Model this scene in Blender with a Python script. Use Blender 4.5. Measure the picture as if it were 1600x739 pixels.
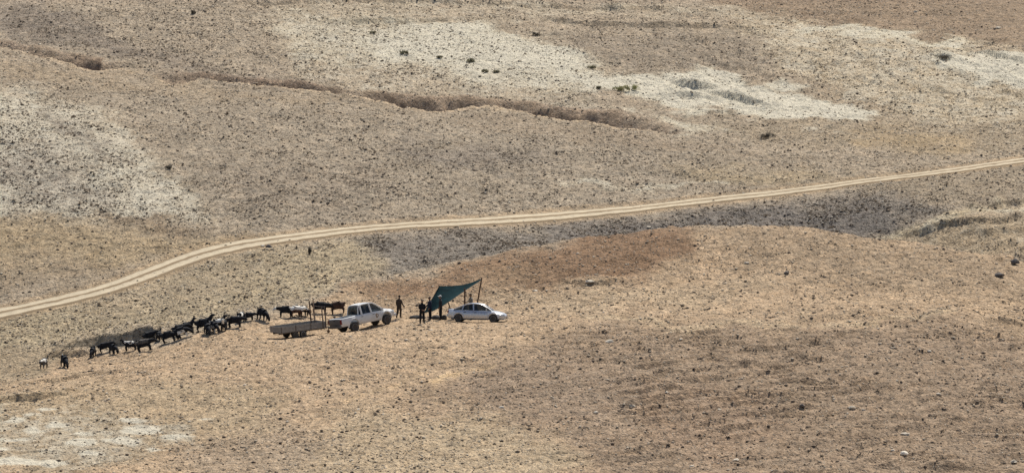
import bpy, bmesh, math, random
import numpy as np
from mathutils import Matrix, Vector, Euler
random.seed(7); rng = np.random.default_rng(7)
for o in list(bpy.data.objects): bpy.data.objects.remove(o)
scene = bpy.context.scene
COL = scene.collection
R = math.radians

# ---------------------------------------------------------------- camera
FPX = 8200.0; PITCH = R(6.0); CAM_H = 48.5           # focal length in photo pixels (1600 wide)
cam = bpy.data.cameras.new('camera'); cam.sensor_width = 36.0
cam.lens = 36.0 * FPX / 1600.0
cam.clip_start = 1.0; cam.clip_end = 20000
camo = bpy.data.objects.new('camera', cam); COL.objects.link(camo)
camo.location = (0, 0, CAM_H); camo.rotation_euler = (R(90) - PITCH, 0, 0)
scene.camera = camo
# ---------------------------------------------------------------- sky, sun, exposure
SUN_EL, SUN_AZ = R(53), R(22)                        # behind the hill, a little to the right
w = bpy.data.worlds.new('World'); scene.world = w; w.use_nodes = True
nt = w.node_tree; bg = nt.nodes['Background']; sky = nt.nodes.new('ShaderNodeTexSky')
sky.sky_type = 'NISHITA'; sky.sun_disc = False; sky.sun_elevation = SUN_EL; sky.sun_rotation = SUN_AZ
sky.dust_density = 2.0; sky.altitude = 300
nt.links.new(sky.outputs[0], bg.inputs[0]); bg.inputs[1].default_value = 0.09
sun = bpy.data.lights.new('sun', 'SUN'); sun.energy = 4.3; sun.angle = R(0.5); sun.color = (1.0, 0.95, 0.86)
suno = bpy.data.objects.new('sun', sun); COL.objects.link(suno)
sdir = Vector((math.sin(SUN_AZ) * math.cos(SUN_EL), math.cos(SUN_AZ) * math.cos(SUN_EL), math.sin(SUN_EL)))
suno.rotation_euler = sdir.to_track_quat('Z', 'Y').to_euler(); suno.location = (60, 300, 200)
vs = scene.view_settings; vs.view_transform = 'Standard'; vs.look = 'None'; vs.gamma = 1; vs.exposure = 0.18
vs.use_curve_mapping = False
scene.render.engine = 'CYCLES'

# ---------------------------------------------------------------- small helpers
cp, sp = math.cos(PITCH), math.sin(PITCH)
def ray(u, v):
    a = (u - 800.0) / FPX; b = (369.5 - v) / FPX
    return a, cp + b * sp, -sp + b * cp
def at_y(u, v, y):
    dx, dy, dz = ray(u, v); t = y / dy
    return (dx * t, y, CAM_H + dz * t)
def project(x, y, z):
    zz = z - CAM_H; d = np.maximum(y * cp - zz * sp, 1.0); up = y * sp + zz * cp
    return 800 + FPX * x / d, 369.5 - FPX * up / d
def lin(r, g, b, k=1.0):
    f = lambda c: ((c / 255 + 0.055) / 1.055) ** 2.4 if c > 10 else c / 255 / 12.92
    return (f(r) * k, f(g) * k, f(b) * k)
def _hash(ix, iy, seed):
    h = (ix.astype(np.int64) * 374761393 + iy.astype(np.int64) * 668265263 + seed * 974711) & 0xffffffff
    h = ((h ^ (h >> 13)) * 1274126177) & 0xffffffff
    return ((h ^ (h >> 16)) & 0xffff) / 65535.0
def vnoise(x, y, seed=0):
    ix = np.floor(x); iy = np.floor(y); fx = x - ix; fy = y - iy
    fx = fx * fx * (3 - 2 * fx); fy = fy * fy * (3 - 2 * fy)
    a = _hash(ix, iy, seed); b = _hash(ix + 1, iy, seed); c = _hash(ix, iy + 1, seed); d = _hash(ix + 1, iy + 1, seed)
    return (a + (b - a) * fx + (c - a) * fy + (a - b - c + d) * fx * fy) * 2 - 1
def fbm(x, y, octv=4, seed=0):
    o = 0; amp = 0.5
    for i in range(octv):
        o = o + amp * vnoise(x, y, seed + i * 17); c, s = 1.64, 1.2
        x, y = x * c - y * s, x * s + y * c; amp *= 0.5
    return o
def sstep(a, b, x):
    t = np.clip((x - a) / (b - a), 0, 1); return t * t * (3 - 2 * t)

# ---------------------------------------------------------------- base terrain (thin-plate through known ground points)
CTRL = [
 (-600,1000,300),(0,1000,298),(800,1000,296),(1600,1000,298),(2200,1000,300),
 (-500,739,350),(0,739,350),(400,739,347),(800,739,346),(1200,739,348),(1600,739,350),(2100,739,350),
 (0,650,371),(400,625,371),(800,610,371),(1200,600,372),(1600,600,374),
 (-400,640,396),(0,585,396),(100,574,398),(230,549,399),(345,520,400),(440,531,397),(490,525,397.5),(440,529,400.5),(490,523,401),
 (530,521,398.5),(556,518,398.5),(610,511.5,399),(540,517,402.3),(590,510.5,402.8),(660,505.5,400),(690,502,402),(716,504,399.5),(780,505.5,399),(716,502,402.8),(780,502.5,402.5),
 (900,497,398),(1100,504,396),(1300,500,396),(1480,498,398),(1600,520,398),(2000,560,398),
 (412,498,403.5),(500,492,409),(530,491,409),(623,498,405),(730,494,407),(800,486,406),
 (100,548,405),(250,518,407),(350,492,408),(450,468,412),
 (600,458,416),(700,455,413),(850,440,414),(1000,430,413),(1200,430,412),(1400,440,410),(1600,458,408),
 (600,432,420),(760,403,423),(900,374,427),(1050,358,429),(1250,360,429),(1450,384,424),(1600,410,418),(1900,470,412),
 (1050,395,438),(1250,405,438),(1450,430,436),(1650,440,434),(900,385,434),
 (1050,348,446),(1250,352,447),(1450,330,446),(1600,330,446),(1600,380,436),
 (-400,560,412),(0,490,418),(200,440,424),(400,378,433),(600,355,438),(800,342,444),(1000,326,451),(1200,302,458),(1400,275,464),(1600,252,470),(2000,200,482),
 (0,350,444),(300,330,444),(300,230,468),(0,200,476),(700,260,464),(1000,270,466),(1300,230,478),
 (-400,20,540),(0,78,518),(300,126,508),(700,170,498),(1000,198,492),(1350,200,492),(1600,190,494),
 (0,0,548),(400,0,556),(800,0,570),(1200,0,580),(1600,0,580),(800,80,530),(1300,90,530),(1600,85,532),(2000,60,540),
 (-400,-200,650),(400,-200,690),(1200,-200,700),(2000,-200,700)]
_P = np.array([at_y(*c) for c in CTRL])
def _fit(P, lam):
    n = len(P); X = P[:, :2] / 50.0
    r2 = ((X[:, None] - X[None]) ** 2).sum(-1)
    A = np.zeros((n + 3, n + 3)); A[:n, :n] = 0.5 * r2 * np.log(r2 + 1e-12) + lam * np.eye(n)
    A[:n, n] = 1; A[:n, n + 1:] = X; A[n:, :n] = A[:n, n:].T
    return X, np.linalg.solve(A, np.r_[P[:, 2], 0, 0, 0])
_X, _W = _fit(_P, 0.0012)
def base(x, y):
    x = np.asarray(x, float); y = np.asarray(y, float); x, y = np.broadcast_arrays(x, y); sh = x.shape
    x = x.ravel(); y = y.ravel()
    xc = np.clip(x, -75, 75); yc = np.clip(y, 300, 690); X_ = xc / 50; Y_ = yc / 50
    o = _W[-3] + _W[-2] * X_ + _W[-1] * Y_
    for i in range(len(_X)):
        r2 = (X_ - _X[i, 0]) ** 2 + (Y_ - _X[i, 1]) ** 2
        o = o + _W[i] * 0.5 * r2 * np.log(r2 + 1e-12)
    far = np.maximum(y - yc, 0); o = o + 0.045 * far / (1 + far / 1500) + 0.012 * np.abs(x - xc) / (1 + np.abs(x - xc) / 600)
    hill = 46.8 - 0.2 * np.sqrt(np.maximum(y, 0) ** 2 + 0.15 * x ** 2)          # the slope the camera stands on
    return np.maximum(o, hill).reshape(sh)
def cast(u, v, f=base, y0=330, y1=720):
    ys = np.arange(y0, y1, 0.25); dx, dy, dz = ray(u, v); t = ys / dy
    d = CAM_H + dz * t - f(dx * t, ys); k = np.argmax(d < 0)
    if d[k] >= 0: k = len(ys) - 1
    if k == 0: return np.array((dx * t[0], y0, float(f(np.array([dx * t[0]]), np.array([float(y0)]))[0])))
    a = d[k - 1] / (d[k - 1] - d[k] + 1e-9) if k else 0
    yy = ys[k - 1] + 0.25 * a; t = yy / dy
    return np.array((dx * t, yy, CAM_H + dz * t))
def spline(pts, step):
    pts = np.array(pts, float); out = []
    q = np.vstack([2 * pts[0] - pts[1], pts, 2 * pts[-1] - pts[-2]])
    for i in range(1, len(q) - 2):
        n = max(2, int(np.linalg.norm(q[i + 1, :2] - q[i, :2]) / step))
        for k in range(n):
            t = k / n; p0, p1, p2, p3 = q[i - 1:i + 3]
            out.append(0.5 * (2 * p1 + (p2 - p0) * t + (2 * p0 - 5 * p1 + 4 * p2 - p3) * t * t + (3 * p1 - p0 - 3 * p2 + p3) * t ** 3))
    out.append(q[-2]); return np.array(out)
def line_dist(x, y, L, margin):
    """index of points near polyline L (columns x,y,extra...), signed distance (+ = left of travel), interpolated extras"""
    bb = (x > L[:, 0].min() - margin) & (x < L[:, 0].max() + margin) & (y > L[:, 1].min() - margin) & (y < L[:, 1].max() + margin)
    idx = np.nonzero(bb)[0]; px = x[idx]; py = y[idx]
    best = np.full(len(idx), 1e9); sgn = np.zeros(len(idx)); ex = np.zeros((len(idx), L.shape[1] - 2)); endd = np.zeros(len(idx))
    n = len(L) - 1
    for i in range(n):
        ax, ay = L[i, :2]; bx, by = L[i + 1, :2]; dx, dy = bx - ax, by - ay; l2 = dx * dx + dy * dy + 1e-12
        t0 = ((px - ax) * dx + (py - ay) * dy) / l2; t = np.clip(t0, 0, 1)
        d = np.hypot(px - ax - t * dx, py - ay - t * dy); m = d < best
        best[m] = d[m]; sgn[m] = np.sign(dx * (py[m] - ay) - dy * (px[m] - ax))
        ex[m] = L[i, 2:] + (L[i + 1, 2:] - L[i, 2:]) * t[m, None]
        off = np.zeros(len(px))
        if i == 0: off = np.maximum(-t0, 0)
        if i == n - 1: off = np.maximum(off, np.maximum(t0 - 1, 0))
        endd[m] = off[m] * math.sqrt(l2)
    return idx, best * sgn, ex, endd

# dirt road centre line
ROAD_PX = [(-160,522),(-60,503),(0,488),(60,476),(120,463),(180,447),(230,428),(280,408),(330,392),(380,381),(440,373),(520,362),(600,354),(700,348),
           (800,342),(900,334),(1000,325),(1100,313),(1200,302),(1300,290),(1400,277),(1480,268),(1540,258),(1600,250),(1680,240),(1800,228)]
ROAD = spline([cast(*p)[:2] for p in ROAD_PX], 1.0)
for _ in range(6): ROAD[1:-1] = 0.25 * ROAD[:-2] + 0.5 * ROAD[1:-1] + 0.25 * ROAD[2:]
# erosion gullies: near lip pixel, depth, width.  Steps: foot-of-bank pixel, height, run-out behind
def wl(pts, step=1.2):
    return spline([tuple(cast(p[0], p[1])[:2]) + tuple(p[2:]) for p in pts], step)
GULLIES = [wl(p) for p in (
 [(-60,66,.3,2.5),(0,74,.35,2.5),(40,82,.3,2.5),(80,92,.5,3.0),(115,103,.8,4.2),(140,110,1.0,5.5),(170,110,.5,3.5),(205,107,.15,2)],
 [(222,112,.1,2),(240,120,.35,3.5),(258,128,.55,5.0),(285,130,.5,5),(305,125,.3,3),(320,122,.45,2.2),(360,128,.4,2.2),(410,134,.6,3.0),(450,138,.6,2.6),(520,145,.35,2),(545,149,.3,2),
  (580,155,.7,4),(620,165,1.3,6.5),(660,174,1.7,8),(684,178,1.8,8),(705,173,1.5,6.5),(740,169,1.2,5),(790,172,.9,4),(840,181,.9,4),(900,190,1.1,5),(950,197,1.0,5),(1000,204,.6,3.5),(1040,209,.15,2)],
 )]
STEPS = [wl(p) for p in (
 [(96,549,.05,5),(112,546,.3,6),(150,543,.5,7),(180,541,.65,8),(215,537,.7,8),(245,531,.6,7),(268,521,.35,5),(290,508,.05,4)],
 [(70,562,.05,3),(90,559,.3,3),(125,557,.36,3),(140,556,.05,2)],
 [(360,10,.1,4),(400,7,.25,4),(520,6,.25,4),(650,6,.3,4),(760,10,.25,4),(900,14,.3,4),(1050,18,.2,4),(1130,20,.05,3)],
 [(530,40,.1,3),(580,37,.3,4),(680,34,.2,4),(760,31,.1,3)],
 [(840,31,.1,3),(880,36,.3,4),(980,43,.25,4),(1050,46,.35,4),(1140,46,.25,4),(1190,48,.05,3)],
 [(1040,130,.1,3),(1058,133,.5,3),(1092,139,.6,3),(1125,146,.1,2)],
 [(1040,147,.1,3),(1062,150,.5,3),(1095,154,.5,3),(1130,156,.1,2)],
 [(1092,143,.1,3),(1120,150,.55,3.5),(1150,157,.6,3.5),(1190,166,.4,3),(1205,170,.05,2)],
 [(1080,178,.05,2),(1110,180,.3,3),(1145,179,.25,3),(1170,177,.05,2)],
 [(1445,90,.1,3),(1460,93,.6,3),(1485,96,.6,3),(1500,95,.1,2)],
 [(1520,82,.1,3),(1545,86,.5,3),(1580,95,.6,3),(1640,102,.5,3)],
 [(1400,372,.1,3),(1430,370,.4,3),(1470,360,.7,3.5),(1520,354,.8,3.5),(1570,350,.7,3.5),(1640,340,.7,3.5)],
 [(1430,392,.05,3),(1480,386,.3,3),(1540,372,.4,3),(1600,362,.4,3),(1660,355,.4,3)],
 [(1530,326,.05,3),(1560,323,.5,3),(1600,321,.6,3),(1660,315,.5,3)],
 [(1560,412,.05,2),(1580,414,.45,2.5),(1610,412,.5,2.5),(1640,410,.4,2)],
 [(1170,213,.05,2),(1190,216,.35,3),(1210,217,.35,3),(1225,216,.05,2)],
 [(1215,560,.05,2),(1235,561,.3,2.5),(1265,564,.25,2.5),(1280,566,.03,2)],
 [(1110,565,.03,2),(1135,572,.3,2.5),(1165,582,.3,2.5),(1190,588,.03,2)],
 [(1470,520,.05,2),(1510,548,.05,3),(1560,545,.2,3),(1620,540,.25,3)],
 [(1540,503,.03,2),(1575,510,.16,3),(1640,515,.16,3)],
 [(0,632,.3,3),(60,625,.3,3),(120,615,.15,3),(170,603,.03,2)],
 [(0,600,.04,3),(90,596,.2,3),(150,586,.2,3),(240,575,.04,3)],
 [(860,440,.03,2),(900,447,.25,3),(940,446,.2,3),(1010,440,.03,2)],
 )]
def carve(x, y, z):
    for L in GULLIES:
        i, s, ex, e = line_dist(x, y, L, 15); d = ex[:, 0]; wd = ex[:, 1] * 1.35
        s = s + 0.55 * fbm(x[i] * .7, y[i] * .7, 3, 5) * np.minimum(1, wd / 3); t = s / wd
        prof = sstep(-0.02, 0.10, t) * (1 - sstep(0.42, 0.98, t))
        z[i] -= 2.25 * d * prof * np.clip(1 - e / 1.5, 0, 1) * (1 + .2 * fbm(x[i] * 1.3, y[i] * .5, 3, 6))
        z[i] += 0.12 * np.exp(-(s / .5) ** 2) * np.minimum(1, d) * np.clip(1 - e, 0, 1)      # crisp lip
    for k, L in enumerate(STEPS):
        hk = .65 if 5 <= k <= 10 else 1.15 if 2 <= k <= 4 else .46 if 11 <= k <= 14 else .7 if k in (16, 17) else 1.0
        i, s, ex, e = line_dist(x, y, L, 9); h = ex[:, 0]; run = ex[:, 1]
        s = s + 0.8 * fbm(x[i] * .35, y[i] * .35, 3, 31 + k)
        prof = sstep(0, 0.32, s) * (1 - sstep(0.3, 1.0, s / run))
        z[i] += 1.5 * hk * h * prof * np.clip(1 - e / 1.0, 0, 1) * (1 + .3 * fbm(x[i] * .7, y[i] * .7, 3, 44))
    return z
def relief(x, y):
    near = 1 - sstep(412, 428, y - 0.15 * np.abs(x))
    r = 0.22 * fbm(x * .16, y * .12, 3, 1) + 0.13 * fbm(x * .5, y * .45, 4, 2)
    r += 0.15 * fbm(x * 1.3, y * 1.1, 3, 3)
    q = y - .45 * x                                                      # contour direction of the near slope
    wx = x * .24; right = sstep(0, 12, x) * (1 - sstep(393, 399, y))
    wq = q + 1.6 * fbm(x * .10, y * .10, 3, 19)
    terr = .62 * vnoise(x * .13, wq * .50, 8) + .36 * vnoise(x * .30 + 7, wq * 1.05 + 3, 10) + .16 * vnoise(x * .7 + 1, wq * 1.9, 11)
    r += near * (0.12 + 0.20 * right) * terr
    ph = wq * .52 + .9 * fbm(x * .22, y * .22, 3, 23); fr = ph - np.floor(ph); pm = sstep(-.15, .35, fbm(x * .2 + 3, y * .25, 3, 24))
    r += near * (.07 + .27 * right) * pm * (sstep(0, .2, fr) * (1 - fr) * 1.25)           # little trodden steps, sharp on the downhill side
    r += (1 - near) * .05 * (vnoise(x * .14, (y + .3 * x) * .8, 14) + .6 * vnoise(x * .3, (y + .3 * x) * 1.6, 15))
    r += near * 0.06 * fbm(x * .6, q * 1.9, 3, 9)
    r += (1 - near) * 0.17 * fbm(x * .7, y * .9, 4, 12)
    rip = sstep(8, 22, x) * sstep(496, 510, y) * (1 - sstep(535, 548, y))
    r += rip * 0.26 * vnoise(x * 1.0 + y * .5 + 2.0 * fbm(x * .15, y * .15, 2, 21), y * .12, 22)                 # rippled pale slope, right
    return r
def road_flatten(x, y, z):
    i, s, ex, e = line_dist(x, y, ROAD, 4)
    a = np.abs(s); z[i] -= 0.07 * (1 - sstep(1.55, 2.1, a))
    return z
def height(x, y):
    x = np.atleast_1d(np.asarray(x, float)).copy(); y = np.atleast_1d(np.asarray(y, float)).copy()
    z = carve(x, y, base(x, y).copy())
    i, s, ex, e = line_dist(x, y, ROAD, 5); k = np.ones(len(x)); k[i] = 0.15 + 0.85 * sstep(1.4, 3.5, np.abs(s))
    bench = np.exp(-((x + 9) / 17) ** 2 - ((y - 400) / 4.5) ** 2)
    return z + relief(x, y) * k * (1 - .7 * bench)
def ground_at(x, y): return float(height([x], [y])[0])

# ---------------------------------------------------------------- ground sheet
def grow(a, first, n, ratio):
    o = []; s = first
    for _ in range(n): s *= ratio; a += s; o.append(a)
    return o
gx = np.arange(-50, 50.01, 0.17); r_ = grow(50, .17, 34, 1.27); gx = np.r_[[-v for v in r_[::-1]], gx, r_]
g1 = np.arange(336, 470, 0.21); g2 = np.arange(470, 592, 0.33)
gy = np.r_[[336 - (v) for v in grow(0, .21, 34, 1.27)[::-1]], g1, g2, grow(g2[-1], .33, 32, 1.27)]
NX, NY = len(gx), len(gy)
VX, VY = np.meshgrid(gx, gy); VX = VX.ravel(); VY = VY.ravel()
VB = base(VX, VY); VU, VV = project(VX, VY, VB)
fine = (np.abs(VX) < 60) & (VY > 320) & (VY < 610)
VZ = VB.copy(); _i = np.nonzero(fine)[0]
VZ[_i] = height(VX[_i], VY[_i]); VZ[_i] = road_flatten(VX[_i], VY[_i], VZ[_i])
_j = np.nonzero(~fine)[0]; VZ[_j] += 0.3 * fbm(VX[_j] * .03, VY[_j] * .03, 3, 50) * np.minimum(1, np.hypot(VX[_j], np.maximum(0, VY[_j])) / 40)

# ground colours: soft zones laid over the ground points
def poly_mask(poly, feather, DU=None, DV=None):
    if DU is None: DU, DV = DIST
    P = np.array(poly, float); lo = P.min(0) - feather * 1.5; hi = P.max(0) + feather * 1.5
    idx = np.nonzero((DU > lo[0]) & (DU < hi[0]) & (DV > lo[1]) & (DV < hi[1]))[0]
    x = DU[idx]; y = DV[idx]; ins = np.zeros(len(idx), bool); dmin = np.full(len(idx), 1e9)
    for k in range(len(P)):
        ax, ay = P[k]; bx, by = P[(k + 1) % len(P)]
        c = ((ay > y) != (by > y)); xx = (bx - ax) * (y - ay) / (by - ay + 1e-9) + ax; ins ^= c & (x < xx)
        dx, dy = bx - ax, by - ay; t = np.clip(((x - ax) * dx + (y - ay) * dy) / (dx * dx + dy * dy + 1e-9), 0, 1)
        dmin = np.minimum(dmin, np.hypot(x - ax - t * dx, y - ay - t * dy))
    m = np.zeros(len(DU)); m[idx] = sstep(-feather, feather, np.where(ins, dmin, -dmin)); return m
DU = VU + 46 * fbm(VX * .25, VY * .16, 5, 60); DV = VV + 22 * fbm(VX * .3, VY * .2, 5, 70); DIST = (DU, DV)
RU = VU + 14 * fbm(VX * .8, VY * .3, 4, 61); RV = VV + 4 * fbm(VX * .8, VY * .8, 4, 71)
SPLIT = np.where(VU > 540, np.interp(VU, [540, 750, 1050, 1250, 1450, 1600, 1900], [419, 424, 431, 431, 426, 420, 414]), 0)
isfar = np.where(VU > 540, VY > SPLIT, True); isnear = np.where(VU > 540, VY <= SPLIT, True)
ZONE = np.tile(np.array(lin(178, 158, 134)), (NX * NY, 1)); CHALK = np.zeros(NX * NY); SCRUB = np.full(NX * NY, .45); LUMP = np.full(NX * NY, .5); STONE = np.full(NX * NY, .35)
def zone(poly, col, feather=14, amount=1.0, chalk=None, scrub=None, stone=None, lump=None, side=None, raw=False):
    m = poly_mask(poly, feather, RU, RV) * amount if raw else poly_mask(poly, feather * (1.5 if side == 'far' and feather > 8 else 1.25)) * amount
    if side == 'near': m = m * isnear
    if side == 'far': m = m * isfar
    if col is not None: ZONE[:] = ZONE * (1 - m[:, None]) + np.array(lin(*col)) * m[:, None]
    for arr, val in ((CHALK, chalk), (SCRUB, scrub), (STONE, stone), (LUMP, lump)):
        if val is not None: arr[:] = arr * (1 - m) + val * m
# far slope
zone([(0,0),(430,0),(420,120),(300,115),(150,95),(0,60)], (176,157,134), 25, scrub=.7)
zone([(0,0),(70,10),(200,60),(230,92),(120,75),(0,60)], (136,122,110), 16, .7, scrub=.9)
zone([(160,75),(250,85),(340,105),(560,135),(520,140),(330,118),(200,100)], (140,124,110), 10, .7, scrub=.8, side='far')
zone([(420,20),(620,30),(760,45),(880,75),(960,110),(900,160),(760,150),(600,140),(480,110)], (196,178,150), 22, chalk=.55, scrub=.55, stone=.6, side='far')
zone([(1180,-30),(1640,-30),(1640,82),(1480,66),(1350,50),(1230,35),(1100,18)], (160,136,111), 10, scrub=.4, chalk=0, side='far')
zone([(1150,25),(1230,36),(1350,52),(1480,68),(1640,86),(1640,185),(1500,200),(1390,192),(1250,130),(1170,80)], (196,174,143), 14, chalk=.42, scrub=.55, side='far')
zone([(870,62),(1000,52),(1180,60),(1230,95),(1180,118),(1050,112),(960,100)], (165,147,126), 12, chalk=.02, scrub=.5, side='far')
zone([(1190,125),(1300,140),(1420,190),(1360,180),(1260,150)], (172,150,124), 12, .8, chalk=.1, side='far')
zone([(560,62),(640,50),(760,48),(880,78),(945,108),(860,118),(740,112),(620,95)], (214,203,178), 12, .9, chalk=.95, scrub=.4, side='far')
zone([(590,48),(700,42),(820,60),(790,72),(650,62)], (208,196,170), 10, .7, chalk=.8, scrub=.35, side='far')
zone([(880,112),(1000,122),(1090,108),(1180,132),(1290,162),(1385,188),(1330,195),(1200,182),(1080,168),(980,150)], (216,206,182), 7, chalk=1.0, scrub=.12, side='far')
zone([(960,172),(1040,178),(1135,203),(1080,203),(1000,190)], (212,200,174), 6, chalk=.85, scrub=.2, side='far')
zone([(1440,92),(1520,84),(1640,92),(1640,134),(1540,122),(1470,110)], (214,205,182), 7, chalk=.95, scrub=.1, side='far')
zone([(1225,33),(1300,42),(1400,56),(1520,72),(1500,78),(1380,64),(1240,44)], (208,192,160), 5, .9, chalk=.8, scrub=.2, side='far')
zone([(480,2),(1180,12),(1180,24),(900,26),(480,14)], (190,172,146), 6, .7, chalk=.35, side='far')
zone([(460,95),(560,100),(760,125),(930,160),(880,168),(640,150),(500,130)], (188,168,142), 12, .9, chalk=.3, scrub=.7, side='far')
zone([(820,150),(960,165),(1060,186),(960,186),(860,170)], (182,164,140), 8, .8, chalk=.3, side='far')
zone([(1060,192),(1250,190),(1400,200),(1500,195),(1640,190),(1640,240),(1300,225),(1150,215)], (168,148,122), 10, .9, chalk=.12, side='far')
zone([(1330,205),(1420,208),(1540,222),(1500,236),(1360,225)], (178,152,116), 9, .8, chalk=.0, scrub=.35, side='far')
zone([(0,120),(200,112),(320,125),(600,165),(800,180),(1050,212),(1200,250),(1180,300),(900,330),(600,345),(440,362),(330,360),(300,300),(230,200),(120,150)], (171,153,131), 20, scrub=.62, chalk=0, side='far')
zone([(0,92),(130,108),(260,130),(420,138),(560,152),(640,175),(420,155),(240,145),(0,115)], (170,148,121), 9, .85, scrub=.3, chalk=0, side='far')
zone([(690,182),(840,186),(1040,215),(1190,245),(1000,235),(820,208)], (163,142,118), 10, .8, scrub=.35, side='far')
zone([(620,225),(760,230),(860,250),(800,265),(660,250)], (132,120,110), 14, .6, scrub=.95, side='far')
zone([(330,250),(560,260),(640,300),(520,340),(380,330)], (160,142,122), 20, .6, scrub=.75, side='far')
zone([(870,282),(1010,285),(1150,282),(1150,292),(990,296),(880,292)], (206,190,164), 5, .75, chalk=.55, stone=.9, side='far')
zone([(1050,262),(1240,258),(1340,275),(1280,288),(1120,290)], (174,152,120), 10, .8, scrub=.4, side='far')
# left chalk spur
zone([(-60,130),(90,150),(180,190),(240,245),(300,300),(318,338),(250,352),(120,348),(-60,340)], (194,176,150), 16, chalk=.6, scrub=.75, stone=.7, side='far')
zone([(60,165),(140,205),(200,260),(160,250),(90,205)], (140,126,114), 11, .75, scrub=.9, chalk=.15, side='far')
zone([(-60,220),(60,225),(150,270),(180,320),(80,330),(-60,300)], (158,144,130), 18, .75, chalk=.35, scrub=1.0, side='far')
zone([(150,330),(260,345),(330,362),(300,372),(170,352)], (146,124,100), 7, .8, chalk=0, side='far')
zone([(-60,345),(140,352),(300,368),(390,376),(250,410),(120,440),(-60,460)], (178,154,121), 12, chalk=0, scrub=.38, stone=.15, side='far')
zone([(-60,410),(120,410),(200,420),(60,460),(-60,470)], (160,140,117), 16, .7, scrub=.45, side='far')
# between the road and the herd
zone([(-60,520),(100,478),(250,432),(400,388),(560,370),(620,400),(570,440),(480,468),(350,490),(200,520),(80,548),(-60,570)], (184,163,131), 12, scrub=.8, stone=.6, chalk=.08, side='far')
zone([(120,470),(300,430),(420,400),(330,460),(180,500)], (176,154,126), 20, .7, scrub=.4, side='far')
zone([(540,374),(820,352),(1050,332),(1250,312),(1420,300),(1470,325),(1390,372),(1290,380),(1050,380),(860,400),(700,425),(590,425)], (142,130,118), 12, scrub=1.0, stone=.8, chalk=.05, side='far')
zone([(860,362),(1050,338),(1260,320),(1400,315),(1380,370),(1280,380),(1050,380),(900,385)], (118,110,106), 12, .55, scrub=1.0, stone=.7, side='far')
zone([(1220,295),(1500,262),(1640,245),(1640,310),(1500,318),(1400,305)], (166,147,123), 12, .85, scrub=.75, side='far')
zone([(1365,372),(1440,350),(1500,333),(1640,312),(1640,326),(1520,343),(1440,366),(1390,380)], (206,184,148), 6, .9, chalk=.5, scrub=.3, side='far')
zone([(1400,375),(1500,352),(1640,340),(1640,420),(1500,410),(1430,400)], (184,160,128), 9, .8, chalk=.15, scrub=.4, side='far')
# near hill
zone([(-60,548),(120,556),(260,534),(400,502),(500,480),(560,448),(640,428),(800,400),(1000,355),(1300,345),(1640,395),(1640,800),(-60,800)], (192,162,129), 8, chalk=.0, scrub=.42, stone=.25, side='near')
zone([(540,455),(660,428),(780,405),(900,372),(1020,350),(1080,360),(1075,400),(1010,432),(880,450),(740,458),(620,470)], (146,114,86), 14, .95, scrub=.32, stone=.25, side='near')
zone([(600,470),(720,440),(800,420),(880,425),(820,450),(700,466)], (168,139,108), 12, .6, side='near')
zone([(1080,360),(1250,352),(1480,385),(1640,420),(1640,470),(1400,440),(1200,430)], (174,148,119), 16, .8, scrub=.4, side='near')
zone([(760,470),(1000,450),(1200,440),(1100,475),(900,488)], (192,166,134), 14, .7, side='near')
zone([(840,540),(960,508),(1100,512),(1300,506),(1480,500),(1640,540),(1640,800),(980,800),(860,690),(640,620)], (156,132,109), 26, .8, scrub=.6, stone=.25, side='near')  # darker brown that also carries the steeper slope's weaker light in its colour
zone([(960,600),(1200,610),(1250,680),(1120,740),(1020,690)], (168,139,113), 22, .6, side='near')
zone([(560,640),(760,650),(900,720),(860,790),(420,790),(440,690)], (190,166,134), 20, .8, scrub=.6, stone=.75, chalk=.05, side='near')
zone([(700,600),(900,560),(1000,590),(960,660),(780,650)], (166,141,117), 22, .6, scrub=.6, side='near')
zone([(-60,625),(120,600),(300,590),(460,610),(400,680),(200,690),(-60,660)], (184,160,127), 18, .7, scrub=.45, side='near')
zone([(-60,640),(150,645),(290,660),(310,690),(200,720),(60,735),(-60,735)], (176,154,124), 12, .8, chalk=.52, scrub=.35, stone=.5, side='near')
zone([(280,700),(420,660),(520,690),(460,760),(300,790)], (176,152,126), 18, .8, scrub=.55, side='near')
zone([(930,497),(1080,508),(1300,496),(1480,492),(1490,499),(1300,504),(1090,515),(940,505)], (204,178,142), 5, .65, stone=.8, side='near')
zone([(-60,545),(60,543),(110,556),(60,590),(-60,600)], (168,148,120), 8, .8, scrub=.6, side='near')
zone([(660,600),(705,580),(760,566),(800,560),(800,565),(760,571),(710,587),(668,606)], (212,178,134), 3, .85, scrub=.1, side='near')
zone([(545,628),(600,596),(650,574),(652,579),(605,602),(552,632)], (205,173,132), 4, .6, scrub=.2, side='near')
lum = ZONE @ np.array([.3, .6, .1]); ZONE[:] = (ZONE * .88 + lum[:, None] * .12) * np.array([.93, .955, .935])
for a_, b_, c_, d_ in ((185,665,250,676),(95,689,155,697),(-40,717,100,726),(-40,683,55,687),(158,686,222,691),(30,648,66,651),(2,656,42,659),(70,662,110,666),(110,676,150,679),(190,654,228,657),(250,679,300,683),(-40,700,30,703),(230,700,262,703),(60,640,90,643),(300,655,330,657),(40,672,75,676),(120,705,170,709)):
    h_ = (d_ - b_) / 2; zone([(a_, b_ + h_), (a_ + 8, b_), (b_ and (a_ + c_) / 2, b_ - 1), (c_ - 6, b_ + 1), (c_, b_ + h_), (c_ - 12, d_), ((a_ + c_) / 2, d_ + 1), (a_ + 6, d_)], (214,203,180), 2.0, .95, chalk=1.0, scrub=.03, stone=.2, side='near', raw=True)
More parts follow.
